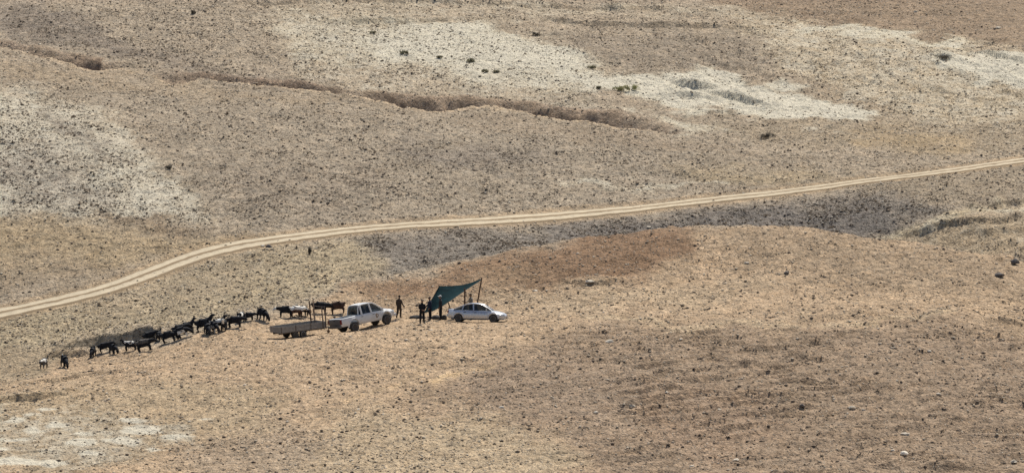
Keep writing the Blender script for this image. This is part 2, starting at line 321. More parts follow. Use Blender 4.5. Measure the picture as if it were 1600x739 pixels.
# gully banks: soil brown with the far bank's shade put into the colour
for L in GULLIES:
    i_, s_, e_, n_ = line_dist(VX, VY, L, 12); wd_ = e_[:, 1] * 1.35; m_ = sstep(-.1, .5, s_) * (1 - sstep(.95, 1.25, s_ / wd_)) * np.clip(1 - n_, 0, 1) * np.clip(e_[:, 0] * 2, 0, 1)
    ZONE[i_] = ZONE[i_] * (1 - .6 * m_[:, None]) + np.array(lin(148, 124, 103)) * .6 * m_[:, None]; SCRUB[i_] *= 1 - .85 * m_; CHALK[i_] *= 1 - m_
    m_ = np.exp(-((s_ + .25) / .35) ** 2) * np.clip(1 - n_, 0, 1) * np.clip(e_[:, 0] * 1.5, 0, .8)
    ZONE[i_] = ZONE[i_] * (1 - .7 * m_[:, None]) + np.array(lin(204, 180, 148)) * .7 * m_[:, None]; SCRUB[i_] *= 1 - .9 * m_  # near lip lightened: its highlight is painted into the ground colour
# bare dirt in the road bed and along its verges
_idx, _s, _e, _n = line_dist(VX, VY, ROAD, 5); _a = np.abs(_s)
m = (1 - sstep(1.7, 2.9, _a)); ZONE[_idx] = ZONE[_idx] * (1 - .55 * m[:, None]) + np.array(lin(176, 152, 120)) * (.55 * m[:, None])
SCRUB[_idx] *= sstep(1.5, 2.2, _a)

me = bpy.data.meshes.new('ground')
fi = (np.arange(NY - 1)[:, None] * NX + np.arange(NX - 1)[None]).ravel()
faces = np.stack([fi, fi + 1, fi + 1 + NX, fi + NX], 1).astype(np.int32)
def fast_mesh(me, co, faces):
    n = len(faces); k = faces.shape[1]
    me.vertices.add(len(co)); me.vertices.foreach_set('co', np.ascontiguousarray(co, np.float32).ravel())
    me.loops.add(n * k); me.loops.foreach_set('vertex_index', np.ascontiguousarray(faces, np.int32).ravel())
    me.polygons.add(n); me.polygons.foreach_set('loop_start', np.arange(0, n * k, k, dtype=np.int32))
    me.update(calc_edges=True)
fast_mesh(me, np.stack([VX, VY, VZ], 1), faces)
me.polygons.foreach_set('use_smooth', np.ones(len(faces), bool))
def attr(me, name, rgb):
    a = me.attributes.new(name, 'FLOAT_COLOR', 'POINT'); n = len(rgb)
    a.data.foreach_set('color', np.concatenate([rgb, np.ones((n, 1))], 1).astype(np.float32).ravel())
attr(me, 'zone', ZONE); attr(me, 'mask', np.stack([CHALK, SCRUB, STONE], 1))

# ---------------------------------------------------------------- materials
class NT:
    def __init__(s, name):
        s.m = bpy.data.materials.new(name); s.m.use_nodes = True; s.t = s.m.node_tree; s.b = s.t.nodes['Principled BSDF']
        s.out = s.t.nodes['Material Output']; s.pos = s.n('ShaderNodeNewGeometry').outputs['Position']
    def n(s, t, **kw):
        x = s.t.nodes.new(t)
        for k, v in kw.items(): setattr(x, k, v)
        return x
    def put(s, sock, v):
        if isinstance(v, bpy.types.NodeSocket): s.t.links.new(v, sock)
        elif isinstance(v, (tuple, list)) and len(v) == 3 and sock.type == 'RGBA': sock.default_value = (*v, 1)
        else: sock.default_value = v
    def noise(s, scale, detail=4, rough=.55, vec=None, dist=0):
        x = s.n('ShaderNodeTexNoise'); s.put(x.inputs['Vector'], vec or s.pos); x.inputs['Scale'].default_value = scale
        x.inputs['Detail'].default_value = detail; x.inputs['Roughness'].default_value = rough; x.inputs['Distortion'].default_value = dist
        return x.outputs['Fac']
    def math(s, op, a, b=0.0, c=0.0, clamp=False):
        x = s.n('ShaderNodeMath', operation=op, use_clamp=clamp)
        for i, v in enumerate((a, b, c)): s.put(x.inputs[i], v)
        return x.outputs[0]
    def rng(s, v, a, b, c=0.0, d=1.0):
        x = s.n('ShaderNodeMapRange'); s.put(x.inputs[0], v)
        for i, q in enumerate((a, b, c, d)): s.put(x.inputs[i + 1], q)
        return x.outputs[0]
    def mix(s, f, a, b, mode='MIX'):
        x = s.n('ShaderNodeMix', data_type='RGBA', blend_type=mode); s.put(x.inputs[0], f); s.put(x.inputs[6], a); s.put(x.inputs[7], b)
        return x.outputs[2]
    def scale(s, col, f):
        x = s.n('ShaderNodeVectorMath', operation='SCALE'); s.put(x.inputs[0], col); s.put(x.inputs[3], f); return x.outputs[0]
    def bump(s, h, dist=.02, st=1.0, normal=None):
        x = s.n('ShaderNodeBump'); x.inputs['Strength'].default_value = st; x.inputs['Distance'].default_value = dist; s.put(x.inputs['Height'], h)
        if normal: s.put(x.inputs['Normal'], normal)
        return x.outputs[0]
    def voronoi(s, scale, vec=None, feature='F1'):
        x = s.n('ShaderNodeTexVoronoi', feature=feature); s.put(x.inputs['Vector'], vec or s.pos); x.inputs['Scale'].default_value = scale; return x

def ground_mat():
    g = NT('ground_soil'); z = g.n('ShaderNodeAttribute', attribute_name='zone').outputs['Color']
    mk = g.n('ShaderNodeSeparateColor'); g.put(mk.inputs[0], g.n('ShaderNodeAttribute', attribute_name='mask').outputs['Color'])
    chalk, scrub, stone = mk.outputs[0], mk.outputs[1], mk.outputs[2]
    st = g.n('ShaderNodeMapping'); g.put(st.inputs[0], g.pos); st.inputs['Scale'].default_value = (1, .62, 1); v = st.outputs[0]
    big = g.rng(g.noise(.35, 5, .6, v), .3, .7, .84, 1.16)
    mid = g.rng(g.noise(2.3, 5, .65, v, .4), .33, .67, .66, 1.34)
    finen = g.rng(g.noise(7.0, 4, .7, v), .34, .66, .66, 1.34)
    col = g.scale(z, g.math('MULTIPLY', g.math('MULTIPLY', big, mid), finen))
    # warm / cool drift of the soil
    col = g.mix(g.rng(g.noise(.9, 4, .6), .35, .7, 0, .35), col, g.mix(1.0, col, (1.12, .97, .80), 'MULTIPLY'))
    # chalk breaking through
    cn = g.math('ADD', g.math('MULTIPLY', g.noise(1.15, 7, .68, v, .3), 1.0), g.math('MULTIPLY', g.noise(.3, 3, .5, v), .5))
    cf = g.rng(g.math('ADD', g.math('MULTIPLY', chalk, .62), g.math('SUBTRACT', cn, .94)), -.06, .36, 0, .92)
    cf = g.math('MULTIPLY', cf, g.rng(chalk, .02, .12, 0, 1))
    ccol = g.scale(lin(223, 213, 190, .97), g.math('MULTIPLY', g.rng(g.noise(3.2, 5, .65, v), .3, .7, .74, 1.12), g.rng(g.noise(.5, 3, .6, v), .3, .7, .9, 1.05)))
    col = g.mix(cf, col, ccol)
    # gravel: pale chips and dark litter, small flat things lying on the soil
    vd = g.voronoi(4.6, v); cell = g.n('ShaderNodeSeparateColor'); g.put(cell.inputs[0], vd.outputs['Color'])
    lit = g.math('MULTIPLY', g.rng(vd.outputs['Distance'], .26, .40, 1, 0), g.rng(g.math('SUBTRACT', cell.outputs[0], g.math('MULTIPLY', scrub, .55)), .02, .06, 1, 0))
    col = g.mix(g.math('MULTIPLY', lit, .72), col, (.17, .137, .108))
    vl = g.voronoi(5.5, v); c2 = g.n('ShaderNodeSeparateColor'); g.put(c2.inputs[0], vl.outputs['Color'])
    chip = g.math('MULTIPLY', g.rng(vl.outputs['Distance'], .22, .36, 1, 0), g.rng(g.math('SUBTRACT', c2.outputs[1], g.math('MULTIPLY', stone, .42)), -.02, .03, 1, 0))
    col = g.mix(g.math('MULTIPLY', chip, .7), col, (.62, .55, .44))
    g.put(g.b.inputs['Base Color'], col); g.b.inputs['Roughness'].default_value = .95; g.b.inputs['Specular IOR Level'].default_value = .12
    h = g.math('ADD', g.math('ADD', g.math('MULTIPLY', g.noise(1.7, 5, .65, v), 1.4), g.math('MULTIPLY', g.noise(6, 4, .65, v), .55)), g.math('ADD', g.math('MULTIPLY', chip, .35), g.math('MULTIPLY', lit, .3)))
    g.put(g.b.inputs['Normal'], g.bump(h, .34, 1.0))
    return g.m
M_GROUND = ground_mat()
def obj(name, me, mat=None, parent=None, loc=None):
    o = bpy.data.objects.new(name, me); COL.objects.link(o)
    if mat is not None and me is not None and not me.materials: me.materials.append(mat)
    if parent: o.parent = parent
    if loc is not None: o.location = loc
    return o
def tag(o, label, cat, group=None):
    o['label'] = label; o['category'] = cat
    if group: o['group'] = group
    return o
ground = obj('ground', me, M_GROUND); ground['kind'] = 'structure'
def simple(name, col, rough=.6, var=.15, scale=8.0, metal=0.0, spec=.4, bump=0.0, dust=0.0, coat=0.0):
    g = NT(name); c = g.n('ShaderNodeTexCoord').outputs['Object']
    n = g.rng(g.noise(scale, 5, .6, c), .3, .7, 1 - var, 1 + var); cc = g.scale(tuple(col), n)
    if dust:
        f = g.math('MULTIPLY', g.rng(g.noise(2.6, 5, .65, c), .35, .75, .15, 1), dust)
        zc = g.n('ShaderNodeSeparateXYZ'); g.put(zc.inputs[0], c)
        cc = g.mix(g.math('MULTIPLY', f, g.rng(zc.outputs[2], .1, 1.3, 1, .35)), cc, (.40, .31, .21))
    g.put(g.b.inputs['Base Color'], cc); g.put(g.b.inputs['Roughness'], g.rng(g.noise(scale * 2, 3, .5, c), .3, .7, max(.02, rough - .07), min(1, rough + .07)))
    g.b.inputs['Metallic'].default_value = metal; g.b.inputs['Specular IOR Level'].default_value = spec; g.b.inputs['Coat Weight'].default_value = coat
    if bump: g.put(g.b.inputs['Normal'], g.bump(g.noise(scale * 3, 4, .6, c), bump, .8))
    return g.m
def glass_mat():
    g = NT('tinted_glass'); t = g.n('ShaderNodeBsdfTransparent'); t.inputs[0].default_value = (.50, .54, .54, 1); x = g.n('ShaderNodeMixShader')
    n = g.noise(3, 3); g.put(g.b.inputs['Base Color'], g.scale((.03, .035, .04), g.rng(n, .3, .7, .8, 1.3))); g.b.inputs['Roughness'].default_value = .06
    x.inputs[0].default_value = .62; g.t.links.new(t.outputs[0], x.inputs[1]); g.t.links.new(g.b.outputs[0], x.inputs[2]); g.t.links.new(x.outputs[0], g.out.inputs[0])
    return g.m
MAT = dict(
 white=simple('white_car_paint', (.74, .74, .72), .32, .05, 3, 0, .5, dust=.55, coat=.25),
 silver=simple('silver_car_paint', (.56, .58, .61), .30, .05, 3, .55, .5, dust=.30, coat=.35),
 dark=simple('black_plastic', (.022, .022, .024), .6, .2, 10, dust=.12), rubber=simple('tyre_rubber', (.024, .023, .023), .85, .25, 14, dust=.22),
 rim=simple('grey_rim', (.20, .20, .20), .5, .15, 9, .5, dust=.3), chrome=simple('worn_steel', (.45, .45, .44), .35, .15, 9, .8),
 lamp=simple('lamp_lens', (.70, .72, .74), .1, .05, 5, 0, .6), red=simple('red_lens', (.17, .02, .018), .2, .1, 6), seat=simple('seat_cloth', (.05, .05, .055), .9, .2, 12),
 glass=glass_mat(), bumper=simple('dusty_bumper', (.11, .11, .115), .55, .2, 8, .2, dust=.35), mark=simple('door_crest_print', (.30, .215, .14), .6, .45, 16),
 board=simple('weathered_grey_board', (.25, .235, .215), .8, .28, 6, 0, .25, .01, dust=.25), steel=simple('rusty_steel', (.13, .10, .085), .75, .35, 9, .3, dust=.15),
 wood=simple('old_wood_pole', (.115, .07, .048), .85, .3, 9, 0, .2, .01), woodpale=simple('pale_wood_pole', (.36, .25, .17), .85, .25, 9, 0, .2, .01),
 tarp=simple('teal_tarpaulin', (.010, .034, .038), .85, .35, 2.6, 0, .06, .02), rope=simple('rope', (.30, .25, .19), .9, .2, 20), sack=simple('dark_sacking', (.07, .068, .065), .9, .35, 7, 0, .2, .02),
 skin=simple('tanned_skin', (.24, .135, .085), .6, .1, 12), hair=simple('black_hair', (.012, .010, .009), .8, .2, 25), cap=simple('white_cap_cloth', (.62, .60, .56), .85, .1, 15),
 black_cloth=simple('black_cloth', (.017, .017, .020), .9, .25, 9, 0, .2, .01), brown_cloth=simple('dark_brown_cloth', (.052, .038, .030), .9, .25, 9, 0, .2, .01),
 navy_cloth=simple('navy_cloth', (.018, .024, .045), .9, .25, 9, 0, .2, .01), grey_cloth=simple('charcoal_cloth', (.035, .034, .036), .9, .25, 9, 0, .2, .01),
 light_cloth=simple('pale_vest_cloth', (.33, .30, .26), .9, .15, 9, 0, .2, .01), shoe=simple('dark_shoe', (.025, .02, .018), .7, .2, 12, dust=.3),
 g_black=simple('black_goat_hair', (.016, .016, .019), .85, .45, 11, 0, .3, .03), g_white=simple('white_goat_hair', (.78, .74, .66), .9, .15, 11, 0, .2, .03),
 g_brown=simple('brown_goat_hair', (.075, .042, .030), .85, .35, 11, 0, .25, .03), g_grey=simple('grey_goat_hair', (.12, .105, .09), .85, .35, 11, 0, .25, .03), horn=simple('goat_horn', (.075, .065, .055), .6, .2, 20),
)

# ---------------------------------------------------------------- dirt track
def road_mat():
    g = NT('packed_dirt'); c = g.n('ShaderNodeAttribute', attribute_name='cross').outputs['Fac']
    st = g.n('ShaderNodeMapping'); g.put(st.inputs[0], g.pos); st.inputs['Scale'].default_value = (1, 1, 1); v = st.outputs[0]
    a = g.math('ABSOLUTE', g.math('ADD', c, g.rng(g.noise(1.1, 4), .3, .7, -.12, .12)))
    rut = g.math('MULTIPLY', g.rng(a, .2, .42), g.rng(a, 1.18, 1.45, 1, 0))
    n = g.math('MULTIPLY', g.rng(g.noise(1.4, 5, .6, v), .3, .7, .88, 1.1), g.rng(g.noise(9, 3, .6, v), .3, .7, .88, 1.1))
    col = g.mix(rut, g.scale(lin(142, 123, 98), n), g.scale(lin(206, 190, 162, .93), n))
    g.put(g.b.inputs['Base Color'], col); g.b.inputs['Roughness'].default_value = .95; g.b.inputs['Specular IOR Level'].default_value = .1
    g.put(g.b.inputs['Normal'], g.bump(g.noise(4, 5, .6), .05, .7)); return g.m
L = spline(ROAD, 0.35); T = np.gradient(L, axis=0); T /= np.linalg.norm(T, axis=1)[:, None]; Nn = np.stack([-T[:, 1], T[:, 0]], 1)
cs = np.array([-1.95, -1.7, -1.4, -1.1, -.8, -.55, -.3, 0, .3, .55, .8, 1.1, 1.4, 1.7, 1.95])
wob = np.interp(L[:, 0], [-40, -22, -10, 10, 45], [.84, .86, .72, .66, .66]) + .10 * fbm(np.arange(len(L)) * .12, np.zeros(len(L)), 3, 3)
XX = (L[:, None, 0] + Nn[:, None, 0] * cs[None] * wob[:, None]); YY = (L[:, None, 1] + Nn[:, None, 1] * cs[None] * wob[:, None])
ZZ = height(XX.ravel(), YY.ravel()).reshape(XX.shape)
prof = np.interp(np.abs(cs), [0, .3, .55, .8, 1.1, 1.4, 1.7, 1.95], [.03, .02, -.03, -.035, -.02, .0, -.05, -.16])
ZZ = ZZ + prof[None] + .01
nr, nc = XX.shape; f0 = (np.arange(nr - 1)[:, None] * nc + np.arange(nc - 1)[None]).ravel()
rm = bpy.data.meshes.new('dirt_track'); fast_mesh(rm, np.stack([XX.ravel(), YY.ravel(), ZZ.ravel()], 1), np.stack([f0, f0 + nc, f0 + nc + 1, f0 + 1], 1)[:, ::-1])
rm.polygons.foreach_set('use_smooth', np.ones(len(rm.polygons), bool))
a_ = rm.attributes.new('cross', 'FLOAT', 'POINT'); a_.data.foreach_set('value', np.tile(cs, nr).astype(np.float32))
track = obj('dirt_track', rm, road_mat()); track['kind'] = 'structure'

# ---------------------------------------------------------------- scrub and loose stones (uncountable)
def scatter(weight, count):
    ok = (VU > -90) & (VU < 1690) & (VV > -60) & (VV < 800) & (VY > 336) & (VY < 600)
    cell = np.where(VY < 470, .17 * .21, .17 * .33)
    p = np.where(ok, weight * cell, 0); idx = rng.choice(len(p), count, p=p / p.sum())
    return idx, VX[idx] + rng.uniform(-.09, .09, count), VY[idx] + rng.uniform(-.11, .11, count), VZ[idx]
CARS = [(571, 512, 3.4), (745, 503, 3.0), (466, 527, 2.6)]
clear = np.ones(NX * NY)
for u, v, r in CARS:
    c_ = cast(u, v); clear *= np.clip(np.hypot(VX - c_[0], VY - c_[1]) - r, 0, 1)
patch = sstep(-.25, .3, fbm(VX * .45, VY * .3, 4, 90)) * .9 + .1
N_T = 72000
idx, tx, ty, tz = scatter((SCRUB ** 1.6) * patch * clear * np.where(isnear & (VU > 0) & (VV > 400) & (VY < 431), .6, 1.0), N_T)
size = rng.lognormal(math.log(.075), .45, N_T).clip(.035, .26) * (0.75 + .5 * SCRUB[idx])
B = 6
ang = rng.uniform(0, 2 * math.pi, (N_T, B)); lean = rng.uniform(.45, 1.25, (N_T, B)); ln = size[:, None] * rng.uniform(.7, 1.3, (N_T, B))
wdt = ln * .30; px = -np.sin(ang) * wdt; py = np.cos(ang) * wdt
cx = tx[:, None] + rng.uniform(-.4, .4, (N_T, B)) * size[:, None]; cy = ty[:, None] + rng.uniform(-.4, .4, (N_T, B)) * size[:, None]; cz = np.repeat(tz[:, None] - .03, B, 1)
tipx = cx + np.cos(ang) * lean * ln; tipy = cy + np.sin(ang) * lean * ln; tipz = cz + .03 + ln * (.9 - .45 * lean)
co = np.stack([np.stack([cx - px, cy - py, cz], -1), np.stack([cx + px, cy + py, cz], -1), np.stack([tipx, tipy, tipz], -1)], 2).reshape(-1, 3)
def stuff_mat(name, c1, c2, c3, thin=0.0):
    g = NT(name); n = g.noise(.9, 4); n2 = g.n('ShaderNodeTexWhiteNoise', noise_dimensions='3D')
    vv = g.n('ShaderNodeVectorMath', operation='SNAP'); g.put(vv.inputs[0], g.pos); vv.inputs[1].default_value = (.3, .3, 5); g.put(n2.inputs[0], vv.outputs[0])
    col = g.mix(g.rng(n, .35, .65), c1, c2); col = g.mix(g.rng(n2.outputs[0], .6, 1), col, c3)
    g.put(g.b.inputs['Base Color'], col); g.b.inputs['Roughness'].default_value = .95; g.b.inputs['Specular IOR Level'].default_value = .1
    if thin:                                                        # dry leaves let some sun through
        t_ = g.n('ShaderNodeBsdfTranslucent'); g.put(t_.inputs[0], col); x_ = g.n('ShaderNodeMixShader'); x_.inputs[0].default_value = thin
        g.t.links.new(g.b.outputs[0], x_.inputs[1]); g.t.links.new(t_.outputs[0], x_.inputs[2]); g.t.links.new(x_.outputs[0], g.out.inputs[0])
    return g.m
sm = bpy.data.meshes.new('dry_scrub'); fast_mesh(sm, co, np.arange(N_T * B * 3).reshape(-1, 3))
scrub = obj('dry_scrub', sm, stuff_mat('dry_scrub', (.165, .130, .098), (.215, .170, .125), (.105, .092, .078), .35)); scrub['kind'] = 'stuff'
scrub['label'] = 'low dry dark scrub tufts dotting the bare slopes'; scrub['category'] = 'scrub'
def stones(name, n, weight, smin, smed, smax, mat, label):
    idx, x, y, z = scatter(weight, n); s = rng.lognormal(math.log(smed), .45, n).clip(smin, smax)
    D = np.array([(1, 0, 0), (0, 1, 0), (-1, 0, 0), (0, -1, 0), (0, 0, 1), (0, 0, -1)], float)
    a = rng.uniform(0, 6.28, n); sc = s[:, None] * rng.uniform(.6, 1.15, (n, 6))
    q = D[None] * sc[:, :, None]; q[:, :, 2] *= .62; q[:, :, 0] *= 1.25
    qx = q[:, :, 0] * np.cos(a)[:, None] - q[:, :, 1] * np.sin(a)[:, None]; qy = q[:, :, 0] * np.sin(a)[:, None] + q[:, :, 1] * np.cos(a)[:, None]
    co = np.stack([qx + x[:, None], qy + y[:, None], q[:, :, 2] + z[:, None] + s[:, None] * .2], -1).reshape(-1, 3)
    T8 = np.array([(0, 1, 4), (1, 2, 4), (2, 3, 4), (3, 0, 4), (1, 0, 5), (2, 1, 5), (3, 2, 5), (0, 3, 5)])
    fc = (np.arange(n)[:, None, None] * 6 + T8[None]).reshape(-1, 3)
    me = bpy.data.meshes.new(name); fast_mesh(me, co, fc); o = obj(name, me, mat); o['kind'] = 'stuff'; o['label'] = label; o['category'] = 'stones'
stones('loose_stones', 26000, (STONE * .8 + .12) * patch * clear, .025, .065, .16, stuff_mat('pale_stone', (.42, .34, .25), (.56, .48, .36), (.68, .60, .48)), 'loose pale stones strewn over the soil')
stones('dark_clods', 20000, (SCRUB * .8 + .2) * clear, .03, .075, .17, stuff_mat('dark_clod', (.20, .155, .115), (.15, .12, .095), (.26, .20, .145)), 'small brown clods of earth on the slopes')
#OBJECTS#
# ---------------------------------------------------------------- mesh builders
def smooth_mesh(me, angle=35):
    me.polygons.foreach_set('use_smooth', np.ones(len(me.polygons), bool)); me.set_sharp_from_angle(angle=R(angle)); return me
def bm_mesh(name, bm, angle=35):
    bmesh.ops.recalc_face_normals(bm, faces=bm.faces[:]); me = bpy.data.meshes.new(name); bm.to_mesh(me); bm.free(); return smooth_mesh(me, angle)
def box(bm, c, s, rot=None, bev=0.0):
    r = bmesh.ops.create_cube(bm, size=1.0); vs_ = r['verts']
    for v in vs_:
        p = Vector((v.co.x * s[0], v.co.y * s[1], v.co.z * s[2]))
        if rot is not None: p.rotate(rot)
        v.co = p + Vector(c)
    if bev:
        es = list({e for v in vs_ for e in v.link_edges}); bmesh.ops.bevel(bm, geom=es, offset=bev, segments=2, affect='EDGES', profile=.6)
def tube(bm, pts, rad, n=8, caps=True):
    pts = [Vector(p) for p in pts]; rings = []
    rads = rad if isinstance(rad, (list, tuple)) else [rad] * len(pts)
    for i, p in enumerate(pts):
        d = (pts[min(i + 1, len(pts) - 1)] - pts[max(i - 1, 0)]).normalized(); a = d.orthogonal().normalized() if i == 0 else (a - d * a.dot(d)).normalized(); b = d.cross(a)
        rings.append([bm.verts.new(p + (a * math.cos(2 * math.pi * k / n) + b * math.sin(2 * math.pi * k / n)) * rads[i]) for k in range(n)])
    for r0, r1 in zip(rings, rings[1:]):
        for k in range(n): bm.faces.new((r0[k], r0[(k + 1) % n], r1[(k + 1) % n], r1[k]))
    if caps: bm.faces.new(rings[0][::-1]); bm.faces.new(rings[-1])
def lathe_y(bm, prof, n=28):
    """profile (y, r) turned about the y axis"""
    rings = [[bm.verts.new((r * math.cos(2 * math.pi * k / n), y, r * math.sin(2 * math.pi * k / n))) for k in range(n)] for y, r in prof]
    for r0, r1 in zip(rings, rings[1:]):
        for k in range(n): bm.faces.new((r0[k], r0[(k + 1) % n], r1[(k + 1) % n], r1[k]))
    bm.faces.new(rings[0]); bm.faces.new(rings[-1][::-1])
def loft(bm, sections, close=True):
    rings = [[bm.verts.new(p) for p in s_] for s_ in sections]; n = len(rings[0])
    for r0, r1 in zip(rings, rings[1:]):
        for k in range(n if close else n - 1): bm.faces.new((r0[k], r0[(k + 1) % n], r1[(k + 1) % n], r1[k]))
    if close: bm.faces.new(rings[0][::-1]); bm.faces.new(rings[-1])
def mk(name, fn, mat, parent, loc=None, angle=35):
    bm = bmesh.new(); fn(bm); return obj(name, bm_mesh(name, bm, angle), mat, parent, loc)
def boolean(me, cutters):
    """solid minus cutters, baked to a plain mesh"""
    o = bpy.data.objects.new('tmp', me); COL.objects.link(o); tmp = []
    for c in cutters:
        co_ = bpy.data.objects.new('tmpc', c); COL.objects.link(co_); tmp.append(co_)
        m_ = o.modifiers.new('b', 'BOOLEAN'); m_.operation = 'DIFFERENCE'; m_.solver = 'EXACT'; m_.object = co_
    bpy.context.view_layer.update(); dg = bpy.context.evaluated_depsgraph_get(); out = bpy.data.meshes.new_from_object(o.evaluated_get(dg))
    for t in tmp + [o]: bpy.data.objects.remove(t)
    return smooth_mesh(out, 32)
def copy_tree(o, parent=None):
    c = o.copy(); COL.objects.link(c); c.parent = parent
    for ch in list(o.children): copy_tree(ch, c)
    return c
def empty(name, label=None, cat=None, group=None):
    e = bpy.data.objects.new(name, None); COL.objects.link(e); e.empty_display_size = .2
    return tag(e, label, cat, group) if label else e
def g3(u, v): return cast(u, v, f=lambda x, y: height(x, y))
def seat_on(root, x, y, yaw, contacts, sink=.015):
    """stand a vehicle on the ground: plane through the heights under its wheels"""
    c, s_ = math.cos(yaw), math.sin(yaw); P = np.array([(x + a * c - b * s_, y + a * s_ + b * c) for a, b in contacts]); z = height(P[:, 0], P[:, 1])
    A = np.c_[P[:, 0] - x, P[:, 1] - y, np.ones(len(P))]; sol = np.linalg.lstsq(A, z, rcond=None)[0]
    n = Vector((-sol[0], -sol[1], 1)).normalized(); fx = Vector((c, s_, 0)); fx = (fx - n * fx.dot(n)).normalized(); fy = n.cross(fx)
    M = Matrix((fx, fy, n)).transposed().to_4x4(); M.translation = Vector((x, y, sol[2] - sink)); root.matrix_world = M

# ---------------------------------------------------------------- vehicles
def add_wheel(parent, x, y, r, wdt, rim_mat):
    o = mk('wheel', lambda bm: lathe_y(bm, [(-wdt / 2, r * .62), (-wdt / 2, r * .86), (-wdt * .42, r * .96), (-wdt * .25, r), (wdt * .25, r), (wdt * .42, r * .96), (wdt / 2, r * .86), (wdt / 2, r * .62)]), MAT['rubber'], parent, (x, y, r))
    sgn = 1 if y > 0 else -1
    def rim(bm):
        lathe_y(bm, [(sgn * wdt * .10, r * .61), (sgn * wdt * .44, r * .61), (sgn * wdt * .515, r * .66), (sgn * wdt * .53, r * .60), (sgn * wdt * .40, r * .55), (sgn * wdt * .36, r * .2), (sgn * wdt * .48, r * .16), (sgn * wdt * .48, r * .03)], 24)
        for k in range(6):
            a = k * math.pi / 3; box(bm, (math.cos(a) * r * .36, sgn * wdt * .42, math.sin(a) * r * .36), (r * .42, wdt * .10, r * .13), Euler((0, -a, 0)))
    mk('rim', rim, rim_mat, o); return o
def body_section(x, wb, wm, wt, zb, zm, zs, zt):
    """half widths at bottom / widest / shoulder, heights at bottom / widest / shoulder / crown"""
    h = [(wb * .5, zb), (wb, zb), (wm * .985, zb + (zm - zb) * .35), (wm, zm), (wm * .99, zm + (zs - zm) * .6), (wt, zs), (wt * .93, zs + (zt - zs) * .55), (wt * .55, zt - .004), (wt * .2, zt)]
    return [(x, -y, z) for y, z in h] + [(x, y, z) for y, z in h[::-1]]
def arch_cutter(x, y, r, zc, depth):
    bm = bmesh.new(); s_ = 1 if y > 0 else -1; lathe_y(bm, [(y - s_ * depth, r), (y + s_ * .4, r)], 32)
    bmesh.ops.translate(bm, verts=bm.verts[:], vec=(x, 0, zc)); return bm_mesh('c', bm)
def box_cutter(c, s_):
    bm = bmesh.new(); box(bm, c, s_); return bm_mesh('c', bm)
def interp_arc(arc, x):
    xs = [a[0] for a in arc]; return tuple(np.interp(x, xs, [a[i] for a in arc]) for i in (1, 2))
def greenhouse(root, arc, belt, roof, bpill, mat, pill=.055):
    """arc: (x, z, half width) along the roof rail from rear to front; belt: x -> (z, half width); roof: x range that is sheet metal"""
    X0, X1 = arc[0][0], arc[-1][0]; N = 26; xs = np.linspace(X0, X1, N); P = [(x,) + interp_arc(arc, x) for x in xs]
    def frame(bm):
        sec = []
        for x, z, hw in P:                                   # roof sheet with a crowned section
            if roof[0] - .02 <= x <= roof[1] + .02: sec.append([(x, -hw, z - .02), (x, -hw * .9, z + .012), (x, -hw * .5, z + .035), (x, 0, z + .042), (x, hw * .5, z + .035), (x, hw * .9, z + .012), (x, hw, z - .02), (x, hw * .8, z - .035), (x, 0, z - .01), (x, -hw * .8, z - .035)])
        loft(bm, sec)
        for s_ in (-1, 1):
            tube(bm, [(x, s_ * (hw - .004), z - .022) for x, z, hw in P], pill * .62, 8)
            for bx in bpill:
                z1, h1 = interp_arc(arc, bx[1]); zb, hb = belt(bx[0]); tube(bm, [(bx[0], s_ * hb, zb - .03), (bx[1], s_ * (h1 - .01), z1 - .02)], pill * bx[2], 8)
    mk('roof_frame', frame, mat, root)
    def pane(a, b):
        def f(bm):
            sec = []
            for x in np.linspace(a, b, 7):
                z, hw = interp_arc(arc, x); hw -= .03; sec.append([(x, t * hw, z - .018 + .03 * (1 - t * t)) for t in (-1, -.6, 0, .6, 1)])
            loft(bm, sec, False)
        return f
    if roof[0] - X0 > .02: mk('rear_window', pane(X0, roof[0]), MAT['glass'], root)
    mk('windshield', pane(roof[1], X1), MAT['glass'], root)
    cuts = [X0] + [b[0] for b in bpill] + [X1]; tops = [X0] + [b[1] for b in bpill] + [X1]
    for s_ in (-1, 1):
        for (a, b), (ta, tb) in zip(zip(cuts, cuts[1:]), zip(tops, tops[1:])):
            def side(bm, a=a, b=b, ta=ta, tb=tb, s_=s_):
                lo, hi = [], []
                for t in np.linspace(0, 1, 9):
                    xb = a + (b - a) * t; xt = ta + (tb - ta) * t; zb, hb = belt(xb); z1, h1 = interp_arc(arc, xt)
                    lo.append((xb, s_ * (hb - .02), zb - .02)); hi.append((xt, s_ * (h1 - .02), max(z1 - .03, zb - .015)))
                loft(bm, [lo, hi], False)
            mk('side_window', side, MAT['glass'], root)
def hull_y(secs, x, z):
    """outer half width of the lofted hull at (x, z)"""
    xs = [s_[0][0] for s_ in secs]; v = []
    for s_ in secs:
        h = s_[len(s_) // 2:][::-1]; zz = [p[2] for p in h]; yy = [p[1] for p in h]
        k = int(np.argmax(yy[1:6])) + 1; v.append(np.interp(z, zz[1:7], yy[1:7]))
    return float(np.interp(x, xs, v))
def door(root, secs, s_, x0, x1, z0, z1, mat, slope=.0):
    def f(bm):
        zs = np.linspace(z0, z1, 8); rows = []
        for x in np.linspace(x0, x1, 14): rows.append([(x + slope * (z - z0), s_ * (hull_y(secs, x, z) + .018), z) for z in zs])
        inner = [[(p[0], p[1] - s_ * .03, p[2]) for p in r] for r in rows]
        loft(bm, [a + b[::-1] for a, b in zip(rows, inner)])
    d = mk('door', f, mat, root)
    hx = x0 + .14; hz = z1 - .10; hy = s_ * (hull_y(secs, hx, hz) + .025)
    mk('handle', lambda bm: box(bm, (hx, hy, hz), (.17, .035, .035), None, .012), MAT['dark'], d); return d
